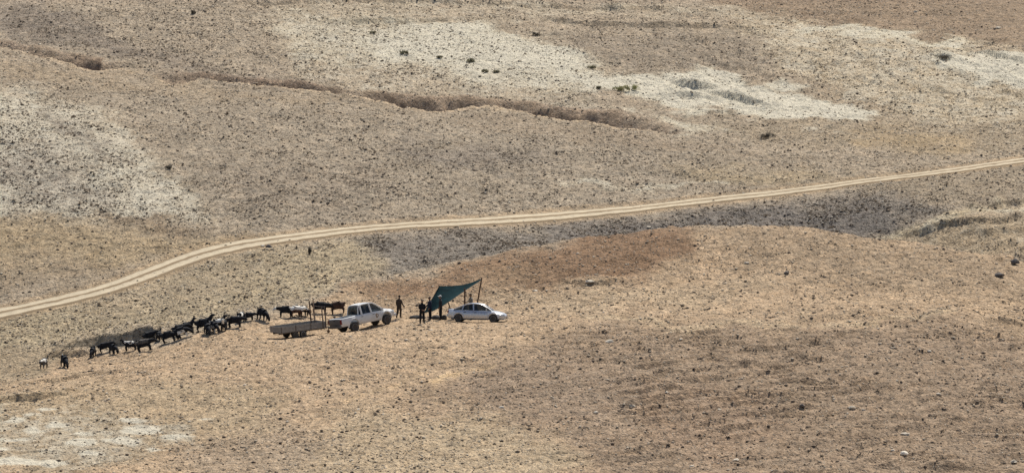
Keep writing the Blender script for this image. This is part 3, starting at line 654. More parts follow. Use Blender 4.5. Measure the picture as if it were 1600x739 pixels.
def flare(root, secs, x, s_, r, zc, mat, a0=-5, a1=185):
    def f(bm):
        sec = []
        for a in np.linspace(R(a0), R(a1), 19):
            cx_, cz_ = x + math.cos(a) * r, zc + math.sin(a) * r; y = hull_y(secs, cx_, max(cz_, .42)); dx, dz = math.cos(a), math.sin(a)
            sec.append([(cx_, s_ * (y - .05), cz_), (cx_, s_ * (y + .045), cz_), (cx_ + dx * .05, s_ * (y + .05), cz_ + dz * .05), (cx_ + dx * .10, s_ * (y + .005), cz_ + dz * .10), (cx_ + dx * .10, s_ * (y - .05), cz_ + dz * .10)])
        loft(bm, sec)
    mk('wheel_arch', f, mat, root)

def make_pickup():
    root = empty('pickup_truck', 'white double-cab pickup truck coupled in front of the flat trailer', 'pickup'); W = MAT['white']; rx, fx = -1.47, 1.615
    S = body_section
    secs = [S(-2.66, .74, .80, .76, .62, .80, 1.06, 1.10), S(-2.58, .80, .86, .82, .52, .80, 1.08, 1.13), S(-1.5, .80, .875, .83, .50, .80, 1.08, 1.13), S(-.95, .80, .875, .83, .47, .80, 1.07, 1.13), S(-.5, .80, .875, .83, .44, .80, 1.06, 1.13),
            S(.9, .80, .875, .82, .44, .80, 1.04, 1.14), S(1.25, .80, .88, .80, .46, .80, 1.03, 1.16), S(1.9, .80, .875, .76, .48, .78, 1.00, 1.11), S(2.25, .76, .84, .70, .48, .76, .95, 1.03), S(2.45, .68, .76, .60, .50, .74, .88, .94), S(2.53, .56, .62, .5, .52, .70, .80, .84)]
    bm = bmesh.new(); loft(bm, secs); me = bm_mesh('body', bm)
    cut = [arch_cutter(x, s_ * .9, .465, .44, .36) for x in (rx, fx) for s_ in (-1, 1)] + [box_cutter((-1.775, 0, 1.07), (1.57, 1.50, .9))]
    obj('body', boolean(me, cut), W, root)
    mk('underbody', lambda b: (box(b, (-.05, 0, .50), (4.6, .9, .16)), box(b, (rx, 0, .40), (.14, 1.3, .14)), box(b, (fx, 0, .40), (.14, 1.3, .14))), MAT['dark'], root)
    for x in (rx, fx):
        for s_ in (-1, 1): add_wheel(root, x, s_ * .77, .39, .26, MAT['rim']); flare(root, secs, x, s_, .47, .44, W)
    arc = [(-.92, 1.12, .72), (-.86, 1.40, .685), (-.78, 1.66, .64), (-.66, 1.735, .62), (-.3, 1.775, .625), (.32, 1.77, .625), (.62, 1.72, .63), (.84, 1.60, .65), (1.22, 1.32, .71), (1.48, 1.12, .74)]
    belt = lambda x: (1.10 - .01 * x, .79)
    greenhouse(root, arc, belt, (-.70, .70), [(-.62, -.60, 1.1), (.30, .25, .95)], W, .075)
    mk('dashboard', lambda b: box(b, (1.16, 0, 1.08), (.3, 1.35, .12), None, .03), MAT['dark'], root)
    for y, x in ((-.36, .34), (.36, .34), (-.36, -.52), (.36, -.52)):
        mk('seat', lambda b, x=x, y=y: (box(b, (x, y, 1.12), (.16, .46, .56), Euler((0, -.15, 0)), .05), box(b, (x - .05, y, 1.46), (.09, .24, .16), None, .03)), MAT['seat'], root)
    mk('bed_floor', lambda b: box(b, (-1.775, 0, .635), (1.56, 1.49, .02)), MAT['bumper'], root)
    tg = mk('tailgate', lambda b: box(b, (-2.685, 0, .86), (.05, 1.42, .46), None, .015), MAT['bumper'], root)  # bumper grey instead of white puts the tailgate's shade into its colour
    mk('handle', lambda b: box(b, (-2.72, 0, .98), (.03, .2, .07), None, .01), MAT['dark'], tg)
    mk('rear_bumper', lambda b: (box(b, (-2.76, 0, .54), (.16, 1.66, .15), None, .03), box(b, (-2.74, 0, .66), (.1, .5, .05))), MAT['bumper'], root)
    mk('front_bumper', lambda b: box(b, (2.48, 0, .56), (.24, 1.62, .22), None, .06), W, root)
    mk('grille', lambda b: [box(b, (2.565, 0, .74 + .05 * k), (.04, .95, .022)) for k in range(3)], MAT['chrome'], root)
    for s_ in (-1, 1):
        mk('taillight', lambda b, s_=s_: box(b, (-2.655, s_ * .79, .88), (.10, .14, .34), None, .02), MAT['red'], root)
        mk('headlight', lambda b, s_=s_: box(b, (2.36, s_ * .62, .84), (.26, .26, .15), Euler((0, .15, s_ * -.45)), .05), MAT['lamp'], root)
        mk('side_mirror', lambda b, s_=s_: (box(b, (1.20, s_ * .97, 1.17), (.10, .20, .17), None, .04), box(b, (1.24, s_ * .86, 1.13), (.05, .12, .05))), W, root)
        mk('mud_flap', lambda b, s_=s_: box(b, (rx - .43, s_ * .77, .42), (.015, .24, .30)), MAT['dark'], root)
        door(root, secs, s_, -.80, .28, .52, 1.05, W); d = door(root, secs, s_, .31, 1.16, .52, 1.05, W)
        def crest(b, s_=s_):
            c = []
            for k in range(14):
                a = 2 * math.pi * k / 14; rr = .15 * (1 + .12 * math.sin(3 * a + 1)); x, z = .72 + rr * math.cos(a), .80 + rr * 1.05 * math.sin(a); c.append(b.verts.new((x, s_ * (hull_y(secs, x, z) + .0225), z)))
            b.faces.new(c)
        mk('door_emblem', crest, MAT['mark'], d)
    for o in list(root.children):                                   # tall off-road body on its springs
        if not o.name.startswith('wheel') or o.name.startswith('wheel_arch'):
            for q in [o] + list(o.children): q.data.transform(Matrix.Diagonal((1, 1, 1.10, 1)))
    PX, PY = cast(570, 514)[:2]
    seat_on(root, PX, PY, R(37), [(rx, .77), (rx, -.77), (fx, .77), (fx, -.77)])
    return root
pickup = make_pickup()

def make_sedan():
    root = empty('sedan_car', 'silver four-door saloon car parked beside the teal tarp shelter', 'car'); S = body_section; P = MAT['silver']; rx, fx = -1.38, 1.32
    secs = [S(-2.26, .56, .62, .55, .42, .62, .80, .86), S(-2.20, .70, .77, .66, .33, .60, .86, .96), S(-2.02, .76, .83, .70, .28, .58, .88, 1.00), S(-1.55, .77, .855, .73, .23, .56, .89, .985), S(-.9, .77, .86, .75, .20, .55, .89, .93), S(.4, .77, .86, .75, .20, .55, .87, .92),
            S(.95, .77, .86, .74, .20, .55, .85, .94), S(1.35, .77, .86, .70, .22, .54, .80, .90), S(1.75, .75, .83, .62, .24, .53, .74, .83), S(2.05, .70, .77, .54, .26, .50, .67, .75), S(2.22, .58, .64, .42, .28, .46, .60, .66), S(2.29, .42, .48, .32, .32, .44, .55, .58)]
    bm = bmesh.new(); loft(bm, secs); me = bm_mesh('body', bm)
    obj('body', boolean(me, [arch_cutter(x, s_ * .9, .365, .325, .30) for x in (rx, fx) for s_ in (-1, 1)]), P, root)
    mk('underbody', lambda b: box(b, (0, 0, .27), (4.0, .9, .12)), MAT['dark'], root)
    for x in (rx, fx):
        for s_ in (-1, 1): add_wheel(root, x, s_ * .76, .315, .20, MAT['rim']); flare(root, secs, x, s_, .355, .325, P, 8, 172)
    arc = [(-1.78, .985, .64), (-1.45, 1.12, .625), (-1.1, 1.27, .60), (-.75, 1.385, .575), (-.4, 1.435, .56), (-.1, 1.44, .56), (.2, 1.41, .565), (.45, 1.34, .58), (.8, 1.16, .62), (1.15, .955, .68)]
    belt = lambda x: (.925 + .012 * abs(x + .2) ** 2, .735)
    greenhouse(root, arc, belt, (-.82, .34), [(-1.12, -1.00, .8), (-.22, -.26, 1.0)], P, .06)
    mk('dashboard', lambda b: box(b, (.72, 0, .93), (.3, 1.2, .10), None, .03), MAT['dark'], root)
    for y, x in ((-.34, -.12), (.34, -.12), (-.34, -.95), (.34, -.95)):
        mk('seat', lambda b, x=x, y=y: (box(b, (x, y, .88), (.14, .44, .5), Euler((0, -.2, 0)), .05), box(b, (x - .07, y, 1.18), (.08, .22, .14), None, .03)), MAT['seat'], root)
    mk('front_bumper', lambda b: loft(b, [[(x, y, z), (x + .09, y * .98, z + .02), (x + .10, y * .98, z + .14), (x, y, z + .17)] for x, y, z in ((1.96, -.76, .26), (2.12, -.66, .26), (2.22, -.4, .26), (2.25, 0, .26), (2.22, .4, .26), (2.12, .66, .26), (1.96, .76, .26))]), P, root)
    mk('lower_grille', lambda b: box(b, (2.31, 0, .385), (.05, .9, .09), None, .02), MAT['dark'], root)
    mk('grille', lambda b: box(b, (2.27, 0, .545), (.06, .55, .07), None, .015), MAT['dark'], root)
    mk('rear_bumper', lambda b: box(b, (-2.24, 0, .46), (.14, 1.46, .20), None, .05), P, root)
    for s_ in (-1, 1):
        mk('taillight', lambda b, s_=s_: box(b, (-2.185, s_ * .67, .79), (.12, .20, .15), Euler((0, 0, s_ * .35)), .03), MAT['red'], root)
        mk('headlight', lambda b, s_=s_: box(b, (2.02, s_ * .62, .60), (.30, .22, .13), Euler((0, .2, s_ * -.5)), .045), MAT['lamp'], root)
        mk('side_mirror', lambda b, s_=s_: (box(b, (.80, s_ * .90, .99), (.09, .17, .12), None, .03), box(b, (.83, s_ * .80, .955), (.05, .12, .04))), P, root)
        door(root, secs, s_, -1.02, -.24, .30, .87, P); door(root, secs, s_, -.21, .86, .30, .86, P)
        mk('sill_trim', lambda b, s_=s_: box(b, (-.05, s_ * .80, .225), (1.9, .06, .07), None, .015), MAT['dark'], root)
    a = cast(716, 503); b = cast(772, 504.5); yaw = R(-8); mx, my = (a[:2] + b[:2]) / 2
    seat_on(root, mx - math.sin(yaw) * .76, my + math.cos(yaw) * .76, yaw, [(rx, .76), (rx, -.76), (fx, .76), (fx, -.76)])
    return root
sedan = make_sedan()

def make_trailer():
    root = empty('flat_trailer', 'grey tandem-axle farm trailer with tall stake rack behind the pickup', 'trailer'); B, ST = MAT['board'], MAT['steel']; x0, x1, hw = -1.65, 2.35, .80
    mk('deck', lambda b: box(b, ((x0 + x1) / 2, 0, .60), (x1 - x0 - .02, hw * 2 - .02, .06)), B, root)
    mk('chassis', lambda b: ([box(b, (.3, s_ * .42, .50), (3.9, .08, .13)) for s_ in (-1, 1)], [box(b, (x, 0, .46), (.09, 1.5, .09)) for x in (-.34, .34)]), ST, root)
    for s_ in (-1, 1):
        for k, z in enumerate((.64, .80, .96)):
            mk('plank', lambda b, s_=s_, z=z, k=k: box(b, ((x0 + x1) / 2, s_ * (hw + .012 + .004 * (k % 2)), z), (x1 - x0, .03, .155), None, .006), B, root)
        for x in (x0 + .03, -.35, 1.0, x1 - .03): mk('rib', lambda b, s_=s_, x=x: box(b, (x, s_ * (hw + .04), .80), (.05, .03, .50)), ST, root)
        for x in (-.34, .34): add_wheel(root, x, s_ * .68, .30, .19, MAT['chrome'] if s_ < 0 and x > 0 else MAT['rim'])
        mk('mudguard', lambda b, s_=s_: loft(b, [[(math.cos(a) * .72, s_ * .56, .30 + math.sin(a) * .36), (math.cos(a) * .72, s_ * .80, .30 + math.sin(a) * .36), (math.cos(a) * .73, s_ * .80, .315 + math.sin(a) * .36), (math.cos(a) * .73, s_ * .56, .315 + math.sin(a) * .36)] for a in np.linspace(R(15), R(165), 9)]), ST, root)
    for k, z in enumerate((.64, .80, .96)):
        mk('tail_plank', lambda b, z=z, k=k: box(b, (x0 - .02 - .004 * (k % 2), 0, z), (.03, hw * 2 + .05, .155), None, .006), B, root)
        mk('front_plank', lambda b, z=z, k=k: box(b, (x1 + .02 + .004 * (k % 2), 0, z), (.03, hw * 2 + .05, .155), None, .006), B, root)
    for x, y, h, r, m in ((x1 - .02, -.84, 2.20, .05, 'steel'), (x1 - .28, -.84, 2.15, .045, 'steel'), (x1 - .02, .84, 2.68, .055, 'woodpale'), (x1 - .36, .84, 2.58, .06, 'wood')):
        mk('stake', lambda b, x=x, y=y, h=h, r=r: tube(b, [(x, y, .5), (x + .01, y, 1.3), (x - .015, y + .01, h)], [r, r, r * .85], 8), MAT[m], root)
    mk('rack_rail', lambda b: tube(b, [(x1 - .02, -.84, 2.16), (x1 - .02, 0, 2.13), (x1 - .02, .84, 2.15)], .028, 8), MAT['steel'], root)
    mk('drawbar', lambda b: (tube(b, [(x1, -.42, .50), (x1 + 1.0, 0, .46)], .04, 8), tube(b, [(x1, .42, .50), (x1 + 1.0, 0, .46)], .04, 8), tube(b, [(x1 + .9, 0, .46), (x1 + 1.22, 0, .50)], .045, 8)), ST, root)
    mk('jockey_wheel', lambda b: (tube(b, [(x1 + .75, .16, .25), (x1 + .75, .16, .9)], .025, 8), tube(b, [(x1 + .75, .13, .13), (x1 + .75, .19, .13)], .12, 16)), ST, root)
    yaw = R(32.5); c_ = cast(468, 528)[:2]; mx = c_[0] - math.sin(yaw) * .7; my = c_[1] + math.cos(yaw) * .7
    seat_on(root, mx, my, yaw, [(-.34, .68), (-.34, -.68), (.34, .68), (.34, -.68), (2.9, 0)]); return root
trailer = make_trailer()

# ---------------------------------------------------------------- tarp shelter
def make_shelter():
    A = lambda u, v, y: Vector(at_y(u, v, y))
    gb = cast(725, 495); root = empty('tarp_shelter', 'teal tarpaulin shelter stretched slanting over wooden poles behind the car', 'shelter'); root.location = gb
    off = Vector(gb)
    top = [A(686, 447, 406.6), A(704, 446.5, 406.6), A(723, 445, 406.5), A(738, 441, 406.5), A(752.5, 435.5, 406.4)]
    lowr = [A(676, 486, 404.6), A(690, 479, 404.4), A(708, 467, 404.5), A(729, 452.5, 405.2), A(752, 437.5, 406.2)]
    left = A(662, 489, 406.2)
    N, Mv = 20, 12
    def along(pts, t):
        d = [0]
        for p, q in zip(pts, pts[1:]): d.append(d[-1] + (q - p).length)
        s_ = t * d[-1]; return Vector([np.interp(s_, d, [p[i] for p in pts]) for i in range(3)])
    def sheet(bm):
        g = []
        for i in range(N + 1):
            t = i / N; a = along(top, t); b = along(lowr, t); row = []
            for j in range(Mv + 1):
                s_ = j / Mv; p = a.lerp(b, s_); sag = math.sin(math.pi * s_) * math.sin(math.pi * min(1, t * 1.05)) * .18
                p.z -= sag * .8; p.y += sag * .5; p.x += .03 * math.sin(9 * s_ + 5 * t); p.y += .035 * math.sin(17 * t + 2 * s_) * (1 - t); row.append(p - off)
            g.append(row)
        # side flap from the peak down to the left peg
        flap = []
        for j in range(Mv + 1):
            s_ = j / Mv; e = g[0][j]; l_ = (top[0] - off).lerp(left - off, min(1, s_ * 1.05)); flap.append([e.lerp(l_, k / 5) + Vector((0, .05 * math.sin(k + 5 * s_), 0)) for k in range(6)])
        V = [[bm.verts.new(p) for p in r] for r in g]
        for i in range(N):
            for j in range(Mv): bm.faces.new((V[i][j], V[i + 1][j], V[i + 1][j + 1], V[i][j + 1]))
        Fv = [[V[0][j]] + [bm.verts.new(p) for p in flap[j][1:]] for j in range(Mv + 1)]
        for j in range(Mv):
            for k in range(5): bm.faces.new((Fv[j][k], Fv[j + 1][k], Fv[j + 1][k + 1], Fv[j][k + 1]))
        bmesh.ops.remove_doubles(bm, verts=bm.verts[:], dist=.0005)
        bmesh.ops.recalc_face_normals(bm, faces=bm.faces[:]); bmesh.ops.solidify(bm, geom=bm.faces[:], thickness=.012)
    tp = mk('tarpaulin', sheet, MAT['tarp'], root, None, 60)
    mk('hem_rope', lambda b: tube(b, [p - off for p in lowr], .014, 6), MAT['rope'], tp)
    def pole(p, gxy, r=.045, m='wood'):
        z = ground_at(*gxy); e = Vector((gxy[0], gxy[1], z - .1)) - off; q = p - off
        mk('pole', lambda b: tube(b, [e, e.lerp(q, .5) + Vector((.02, 0, 0)), q + (q - e).normalized() * .08], [r * 1.1, r, r * .9], 8), MAT[m], root)
    pole(top[4], A(741.5, 492, 406.4)[:2], .055); pole(A(726, 452, 405.1), A(725.5, 495, 405.1)[:2], .06); pole(top[0], A(687, 495, 406.6)[:2], .05)
    s0 = A(700.5, 473, 404.45); gz = A(709, 492, 404.2); pole(s0, gz[:2], .045)
    for p, gxy in ((top[0], A(668, 480, 409)[:2]), (top[4], A(762, 480, 409.5)[:2]), (lowr[0], A(672, 496, 403.6)[:2])):
        e = Vector((gxy[0], gxy[1], ground_at(*gxy))) - off
        mk('guy_rope', lambda b, e=e, p=p: tube(b, [p - off, e], .010, 5), MAT['rope'], root)
    return root
shelter = make_shelter()
def heap(name, label, cat, u, v, size, mat, seed, group=None, rot=0.0, sink=.08):
    rr = random.Random(seed); bm = bmesh.new(); bmesh.ops.create_icosphere(bm, subdivisions=2 if cat == 'stone' else 3, radius=1.0); sx, sy, sz = size; o3 = [Vector((rr.uniform(-5, 5), rr.uniform(-5, 5), rr.uniform(-5, 5))) for _ in range(2)]
    from mathutils import noise as mn
    for vt in bm.verts:
        n = vt.co.normalized(); am = 1.6 if cat == 'stone' else 1.0; k = 1 + am * (.28 * mn.noise(n * 1.3 + o3[0]) + .13 * mn.noise(n * 3.1 + o3[1])); zf = n.z * k
        vt.co = Vector((n.x * k * sx, n.y * k * sy, (zf if zf > -.35 else -.35) * sz))
    p = g3(u, v); o = obj(name, bm_mesh(name, bm, 12 if cat == 'stone' else 50), mat, None, (p[0], p[1], ground_at(p[0], p[1]) + sz * (.35 - sink))); o.rotation_euler = (0, 0, rot); return tag(o, label, cat, group)
heap('dark_heap', 'dark grey heap spread on the ground left of the tarp shelter', 'bundle', 652, 497, (.62, .35, .20), MAT['sack'], 5)  # lumpy dark grey mound left of the shelter
heap('sack', 'dark sack lying between the white-capped man and the silver car', 'sack', 694, 499, (.22, .2, .28), MAT['sack'], 9)
heap('supply_pile', 'low dark pile of supplies in the shade under the tarp', 'pile', 681, 498, (.40, .3, .22), MAT['sack'], 11)

# ---------------------------------------------------------------- skinned figures
def skin_mesh(name, verts, edges, radii, subdiv=1, root=0):
    me = bpy.data.meshes.new('tmp'); me.from_pydata(verts, edges, []); o = bpy.data.objects.new('tmp', me); COL.objects.link(o)
    m_ = o.modifiers.new('Skin', 'SKIN'); m_.use_smooth_shade = True; m_.branch_smoothing = .3
    for i, d in enumerate(me.skin_vertices[0].data):
        r = radii[i]; d.radius = r if isinstance(r, tuple) else (r, r); d.use_root = (i == root)
    sm_ = o.modifiers.new('Sub', 'SUBSURF'); sm_.levels = subdiv; sm_.render_levels = subdiv
    bpy.context.view_layer.update(); dg = bpy.context.evaluated_depsgraph_get(); out = bpy.data.meshes.new_from_object(o.evaluated_get(dg)); out.name = name
    bpy.data.objects.remove(o); bpy.data.meshes.remove(me); out.materials.clear(); return out
def seg_dist(p, a, b):
    d = b - a; t = max(0, min(1, (p - a).dot(d) / max(d.length_squared, 1e-9))); return (p - a - d * t).length
def make_person(label, u, v, yaw, hgt=1.78, arms=None, legs=None, lean=0.0, mats=('black_cloth', 'black_cloth'), cap=None, head_pitch=0.0, y0=330):
    """faces local -y.  arms/legs: per side (-1 right hand on local -x) joint positions"""
    k = hgt / 1.78; V, E, Rr, lab = [], [], [], []
    def add(p, r, par, l):
        p = Vector(p); p.y -= lean * max(0, p.z - .95) if l not in ('leg', 'shoe') else 0
        f_ = {'shirt': 1.42, 'leg': 1.45, 'skin': 1.15, 'shoe': 1.3}[l]
        V.append(p * k); Rr.append(tuple(q * k * f_ for q in r) if isinstance(r, tuple) else r * k * (f_ if r > .02 else 1.0)); lab.append(l)
        if par is not None: E.append((par, len(V) - 1))
        return len(V) - 1
    pel = add((0, 0, .98), (.135, .10), None, 'leg'); wa = add((0, 0, 1.14), (.13, .095), pel, 'shirt'); ch = add((0, .0, 1.33), (.155, .11), wa, 'shirt'); nb = add((0, .01, 1.47), (.085, .07), ch, 'shirt'); nk = add((0, .0, 1.56), .052, nb, 'skin')
    add((0, -.01, 1.62), .05, nk, 'skin')
    for s_ in (-1, 1):
        L_ = (legs or {}).get(s_, [(.10 * s_, 0, .52), (.11 * s_, .02, .09), (.13 * s_, -.16, .035)])
        hp = add((.095 * s_, 0, .88), .088, pel, 'leg'); kn = add(L_[0], .062, hp, 'leg'); an = add(L_[1], .046, kn, 'leg'); add(L_[2], (.042, .032), an, 'shoe')
        A_ = (arms or {}).get(s_, [(.25 * s_, .02, 1.18), (.27 * s_, -.03, .93)])
        sh = add((.185 * s_, .0, 1.42), .062, ch, 'shirt'); el = add(A_[0], .046, sh, 'shirt'); wr = add(A_[1], .033, el, 'shirt')
        e_, w_ = Vector(A_[0]), Vector(A_[1]); d = (w_ - e_).normalized(); side = Vector((-s_, 0, 0)) - d * Vector((-s_, 0, 0)).dot(d); side = side.normalized() if side.length > .1 else Vector((0, -1, 0)); fr = d.cross(side).normalized()
        pm = add(w_ + d * .055, (.036, .022), wr, 'skin')
        for q, ln_ in zip((-.028, -.010, .010, .027), (.060, .074, .070, .052)):
            f1 = add(w_ + d * .10 + fr * q * .9, .0095, pm, 'skin'); add(w_ + d * (.10 + ln_) + fr * q + side * .022, .0085, f1, 'skin')
        t1 = add(w_ + d * .05 + fr * -.045 + side * .01, .010, pm, 'skin'); add(w_ + d * .085 + fr * -.055 + side * .03, .009, t1, 'skin')
    me = skin_mesh('person', [tuple(p) for p in V], E, Rr, 1)
    bm = bmesh.new(); bm.from_mesh(me); nb_faces = len(bm.faces)
    hc = Vector((0, -.02 - lean * .72, 1.685)) * k; hm = Matrix.Translation(hc) @ Matrix.Rotation(-head_pitch, 4, 'X')
    r = bmesh.ops.create_uvsphere(bm, u_segments=16, v_segments=12, radius=1.0)
    for vt in r['verts']:
        n = vt.co.copy(); p = Vector((n.x * .078, n.y * .098, n.z * .118))
        if n.z < -.2: p.x *= 1 + .45 * (n.z + .2); p.y = p.y * (1 + .25 * (n.z + .2)) - .012 * -(n.z + .2)
        if n.y < -.8 and abs(n.x) < .3 and -.45 < n.z < .15: p.y -= .022                      # nose
        if n.y < -.6 and .15 < abs(n.x) < .6 and 0 < n.z < .3: p.y += .008                     # eye sockets
        if abs(n.x) > .93 and abs(n.z) < .3 and abs(n.y) < .35: p.x *= 1.14                     # ears
        vt.co = hm @ (p * k)
    me2 = bpy.data.meshes.new('person'); bm.to_mesh(me2); bm.free(); bpy.data.meshes.remove(me)
    for m_ in (mats[0], mats[1], 'skin', 'shoe', 'hair'): me2.materials.append(MAT[m_])
    mid = {'shirt': 0, 'leg': 1, 'skin': 2, 'shoe': 3}; segs = [(V[a], V[b], lab[b], (Rr[b][0] if isinstance(Rr[b], tuple) else Rr[b])) for a, b in E]
    for p in me2.polygons:
        c = p.center
        if p.index >= nb_faces: q = hm.inverted() @ c; p.material_index = 2 if not (q.y < -.07 and abs(q.x) > .018 and .0 < q.z < .022) else 4
        else: p.material_index = mid[min(segs, key=lambda s_: seg_dist(c, s_[0], s_[1]) - s_[3])[2]]
    smooth_mesh(me2, 70)
    o = obj('person', me2)
    def hairf(b):
        r = bmesh.ops.create_uvsphere(b, u_segments=16, v_segments=10, radius=1.0)
        for vt in r['verts']:
            n = vt.co.copy(); z = max(n.z, -.25 if n.y > -.2 else .32); vt.co = hm @ (Vector((n.x * .086, n.y * .104 + .008, z * .126 + .006)) * k)
    mk('hair', hairf, MAT['hair'], o, None, 70)
    if cap:
        def capf(b):
            r = bmesh.ops.create_uvsphere(b, u_segments=16, v_segments=10, radius=1.0)
            for vt in r['verts']:
                n = vt.co.copy(); z = max(n.z, .22); vt.co = hm @ (Vector((n.x * .096, n.y * .112 - (.07 if n.z < .25 and n.y < -.5 else 0), z * .140 + .012)) * k)
        mk('cap', capf, MAT[cap], o, None, 70)
    p = cast(u, v, y0=y0); o.location = (p[0], p[1], ground_at(p[0], p[1]) - .015); o.rotation_euler = (0, 0, yaw)
    return tag(o, label, 'person')
fold = {-1: [(-.235, -.01, 1.16), (-.07, -.22, 1.08)], 1: [(.235, -.01, 1.16), (.07, -.22, 1.05)]}
make_person('person in dark brown clothes walking with an arm held out beside the pickup', 623.5, 498, R(150), 1.78, {-1: [(-.27, .02, 1.2), (-.38, -.06, .98)], 1: [(.23, .04, 1.18), (.22, -.06, .95)]},
            {-1: [(-.10, -.10, .53), (-.10, -.04, .10), (-.11, -.20, .04)], 1: [(.10, .03, .52), (.10, .22, .11), (.11, .10, .04)]}, .06, ('brown_cloth', 'brown_cloth'))
make_person('person all in black standing apart, nearest the camera, hands together in front', 659.5, 506, R(15), 1.88, fold, {-1: [(-.12, 0, .52), (-.14, .02, .09), (-.17, -.15, .035)], 1: [(.12, 0, .52), (.16, .02, .09), (.2, -.15, .035)]}, 0, ('black_cloth', 'black_cloth'), None, .25)
make_person('person in navy clothes standing at the lower left edge of the tarp', 672, 502, R(-70), 1.80, {-1: [(-.24, -.06, 1.18), (-.2, -.25, 1.05)], 1: [(.25, -.02, 1.18), (.25, -.16, .96)]}, None, .04, ('navy_cloth', 'black_cloth'))
make_person('person in charcoal clothes and pale cap standing in front of the tarp', 688.5, 501.5, R(-80), 1.88, {-1: [(-.22, .03, 1.18), (-.21, -.08, .95)], 1: [(.22, .03, 1.18), (.2, -.1, .95)]}, None, .03, ('grey_cloth', 'black_cloth'), 'cap', .15)
make_person('person in a pale vest seen from the chest up behind the silver car', 736, 494, R(-60), 1.80, {-1: [(-.27, .0, 1.2), (-.22, -.25, 1.18)], 1: [(.25, -.03, 1.17), (.2, -.2, 1.05)]}, None, .04, ('light_cloth', 'grey_cloth'), None, .2, 405)

# ---------------------------------------------------------------- goats
def goat_base(pose):
    V, E, Rr = [], [], []
    def add(p, r, par, f=1.0):
        V.append(p); Rr.append(tuple(q * f for q in r) if isinstance(r, tuple) else r * f)
        if par is not None: E.append((par, len(V) - 1))
        return len(V) - 1
    mid = add((0, 0, .49), (.20, .245), None); ru = add((-.27, 0, .51), (.185, .225), mid); re = add((-.43, 0, .52), (.125, .16), ru); ch = add((.27, 0, .50), (.18, .235), mid)
    if pose == 'graze':
        n1 = add((.45, 0, .47), (.115, .15), ch); n2 = add((.58, 0, .31), (.085, .105), n1); h = add((.65, 0, .20), (.075, .09), n2); mz = add((.71, 0, .07), (.048, .052), h); hd = ((.645, .23), (.73, .07))
    elif pose == 'low':
        n1 = add((.44, 0, .56), (.115, .15), ch); n2 = add((.57, 0, .55), (.085, .11), n1); h = add((.68, 0, .52), (.075, .09), n2); mz = add((.80, 0, .41), (.048, .052), h); hd = ((.67, .55), (.81, .40))
    else:
        n1 = add((.38, 0, .63), (.115, .15), ch); n2 = add((.47, 0, .77), (.085, .10), n1); h = add((.53, 0, .86), (.075, .09), n2); mz = add((.67, 0, .80), (.048, .052), h); hd = ((.52, .89), (.68, .79))
    t1 = add((-.50, 0, .62), .045, re); add((-.545, 0, .74 if pose != 'low' else .54), .032, t1)
    for s_ in (-1, 1):
        a = add((.27, .11 * s_, .36), (.085, .075), ch); b = add((.29, .115 * s_, .21), .05, a); c = add((.28, .115 * s_, .08), .037, b); add((.30, .115 * s_, .015), .042, c)
        a = add((-.28, .115 * s_, .38), (.11, .10), ru); b = add((-.38, .12 * s_, .24), .052, a); c = add((-.345, .12 * s_, .09), .037, b); add((-.325, .12 * s_, .015), .042, c)
    return skin_mesh('goat_' + pose, V, E, Rr, 1), hd
BASES = {p: goat_base(p) for p in ('graze', 'low', 'up')}
GM = ('g_black', 'g_white', 'g_brown', 'g_grey')
def coat_index(coat, c, hd):
    hx = c.x > hd[0][0] - .10
    if coat == 'black': return 0
    if coat == 'whiteback': return 1 if (c.z > .585 and -.35 < c.x < .35) else 0
    if coat == 'whiteface': return 1 if hx and c.x < hd[1][0] + 1 else 0
    if coat == 'whitebelly': return 1 if (c.z < .45 and -.2 < c.x < .22) or (c.z < .3 and c.x > 0 and c.x < .36) else 0
    if coat == 'patched': return 1 if (math.sin(c.x * 9 + 1) + math.sin(c.z * 14 + c.y * 5) > .75) else 0
    if coat == 'brownface': return 1 if hx else 2
    if coat == 'greyback': return 3 if c.z > .50 and c.x < .3 else 0
    if coat == 'palebody': return 1 if c.z > .47 else 2
    if coat == 'whiterump': return 1 if c.x < -.33 and c.z > .45 else 0
    if coat == 'greywhite': return 1 if c.z > .56 else 3
    return 0
PROTO = {}
def goat_proto(pose, coat):
    if (pose, coat) in PROTO: return PROTO[(pose, coat)]
    me, hd = BASES[pose]; m2 = me.copy()
    for m_ in GM: m2.materials.append(MAT[m_])
    for p in m2.polygons: p.material_index = coat_index(coat, p.center, hd)
    smooth_mesh(m2, 80); parts = []
    (hx, hz), (mx, mz) = hd; d = Vector((mx - hx, 0, mz - hz)).normalized(); upv = Vector((-d.z, 0, d.x)); upv = upv if upv.z + upv.x * .2 > -.2 else -upv
    hb = Vector((hx, 0, hz)) + upv * .03 - d * .01
    for s_ in (-1, 1):
        bm = bmesh.new(); tube(bm, [hb + Vector((0, s_ * .028, 0)), hb + upv * .09 - d * .05 + Vector((0, s_ * .05, 0)), hb + upv * .12 - d * .15 + Vector((0, s_ * .075, 0))], [.018, .014, .005], 6); parts.append(('horn', bm_mesh('horn', bm, 60), 'horn'))
        bm = bmesh.new(); e0 = hb + Vector((0, s_ * .05, 0)) - upv * .02; pts = [e0, e0 + Vector((0, s_ * .06, 0)) - upv * .05, e0 + Vector((0, s_ * .075, 0)) - upv * .13]
        tube(bm, pts, [.014, .028, .008], 6); parts.append(('ear', bm_mesh('ear', bm, 60), 'g_black' if coat not in ('whiteface', 'brownface') else 'g_white'))
    PROTO[(pose, coat)] = (m2, parts); return PROTO[(pose, coat)]
GROUP = 'goats strung out along the slope'
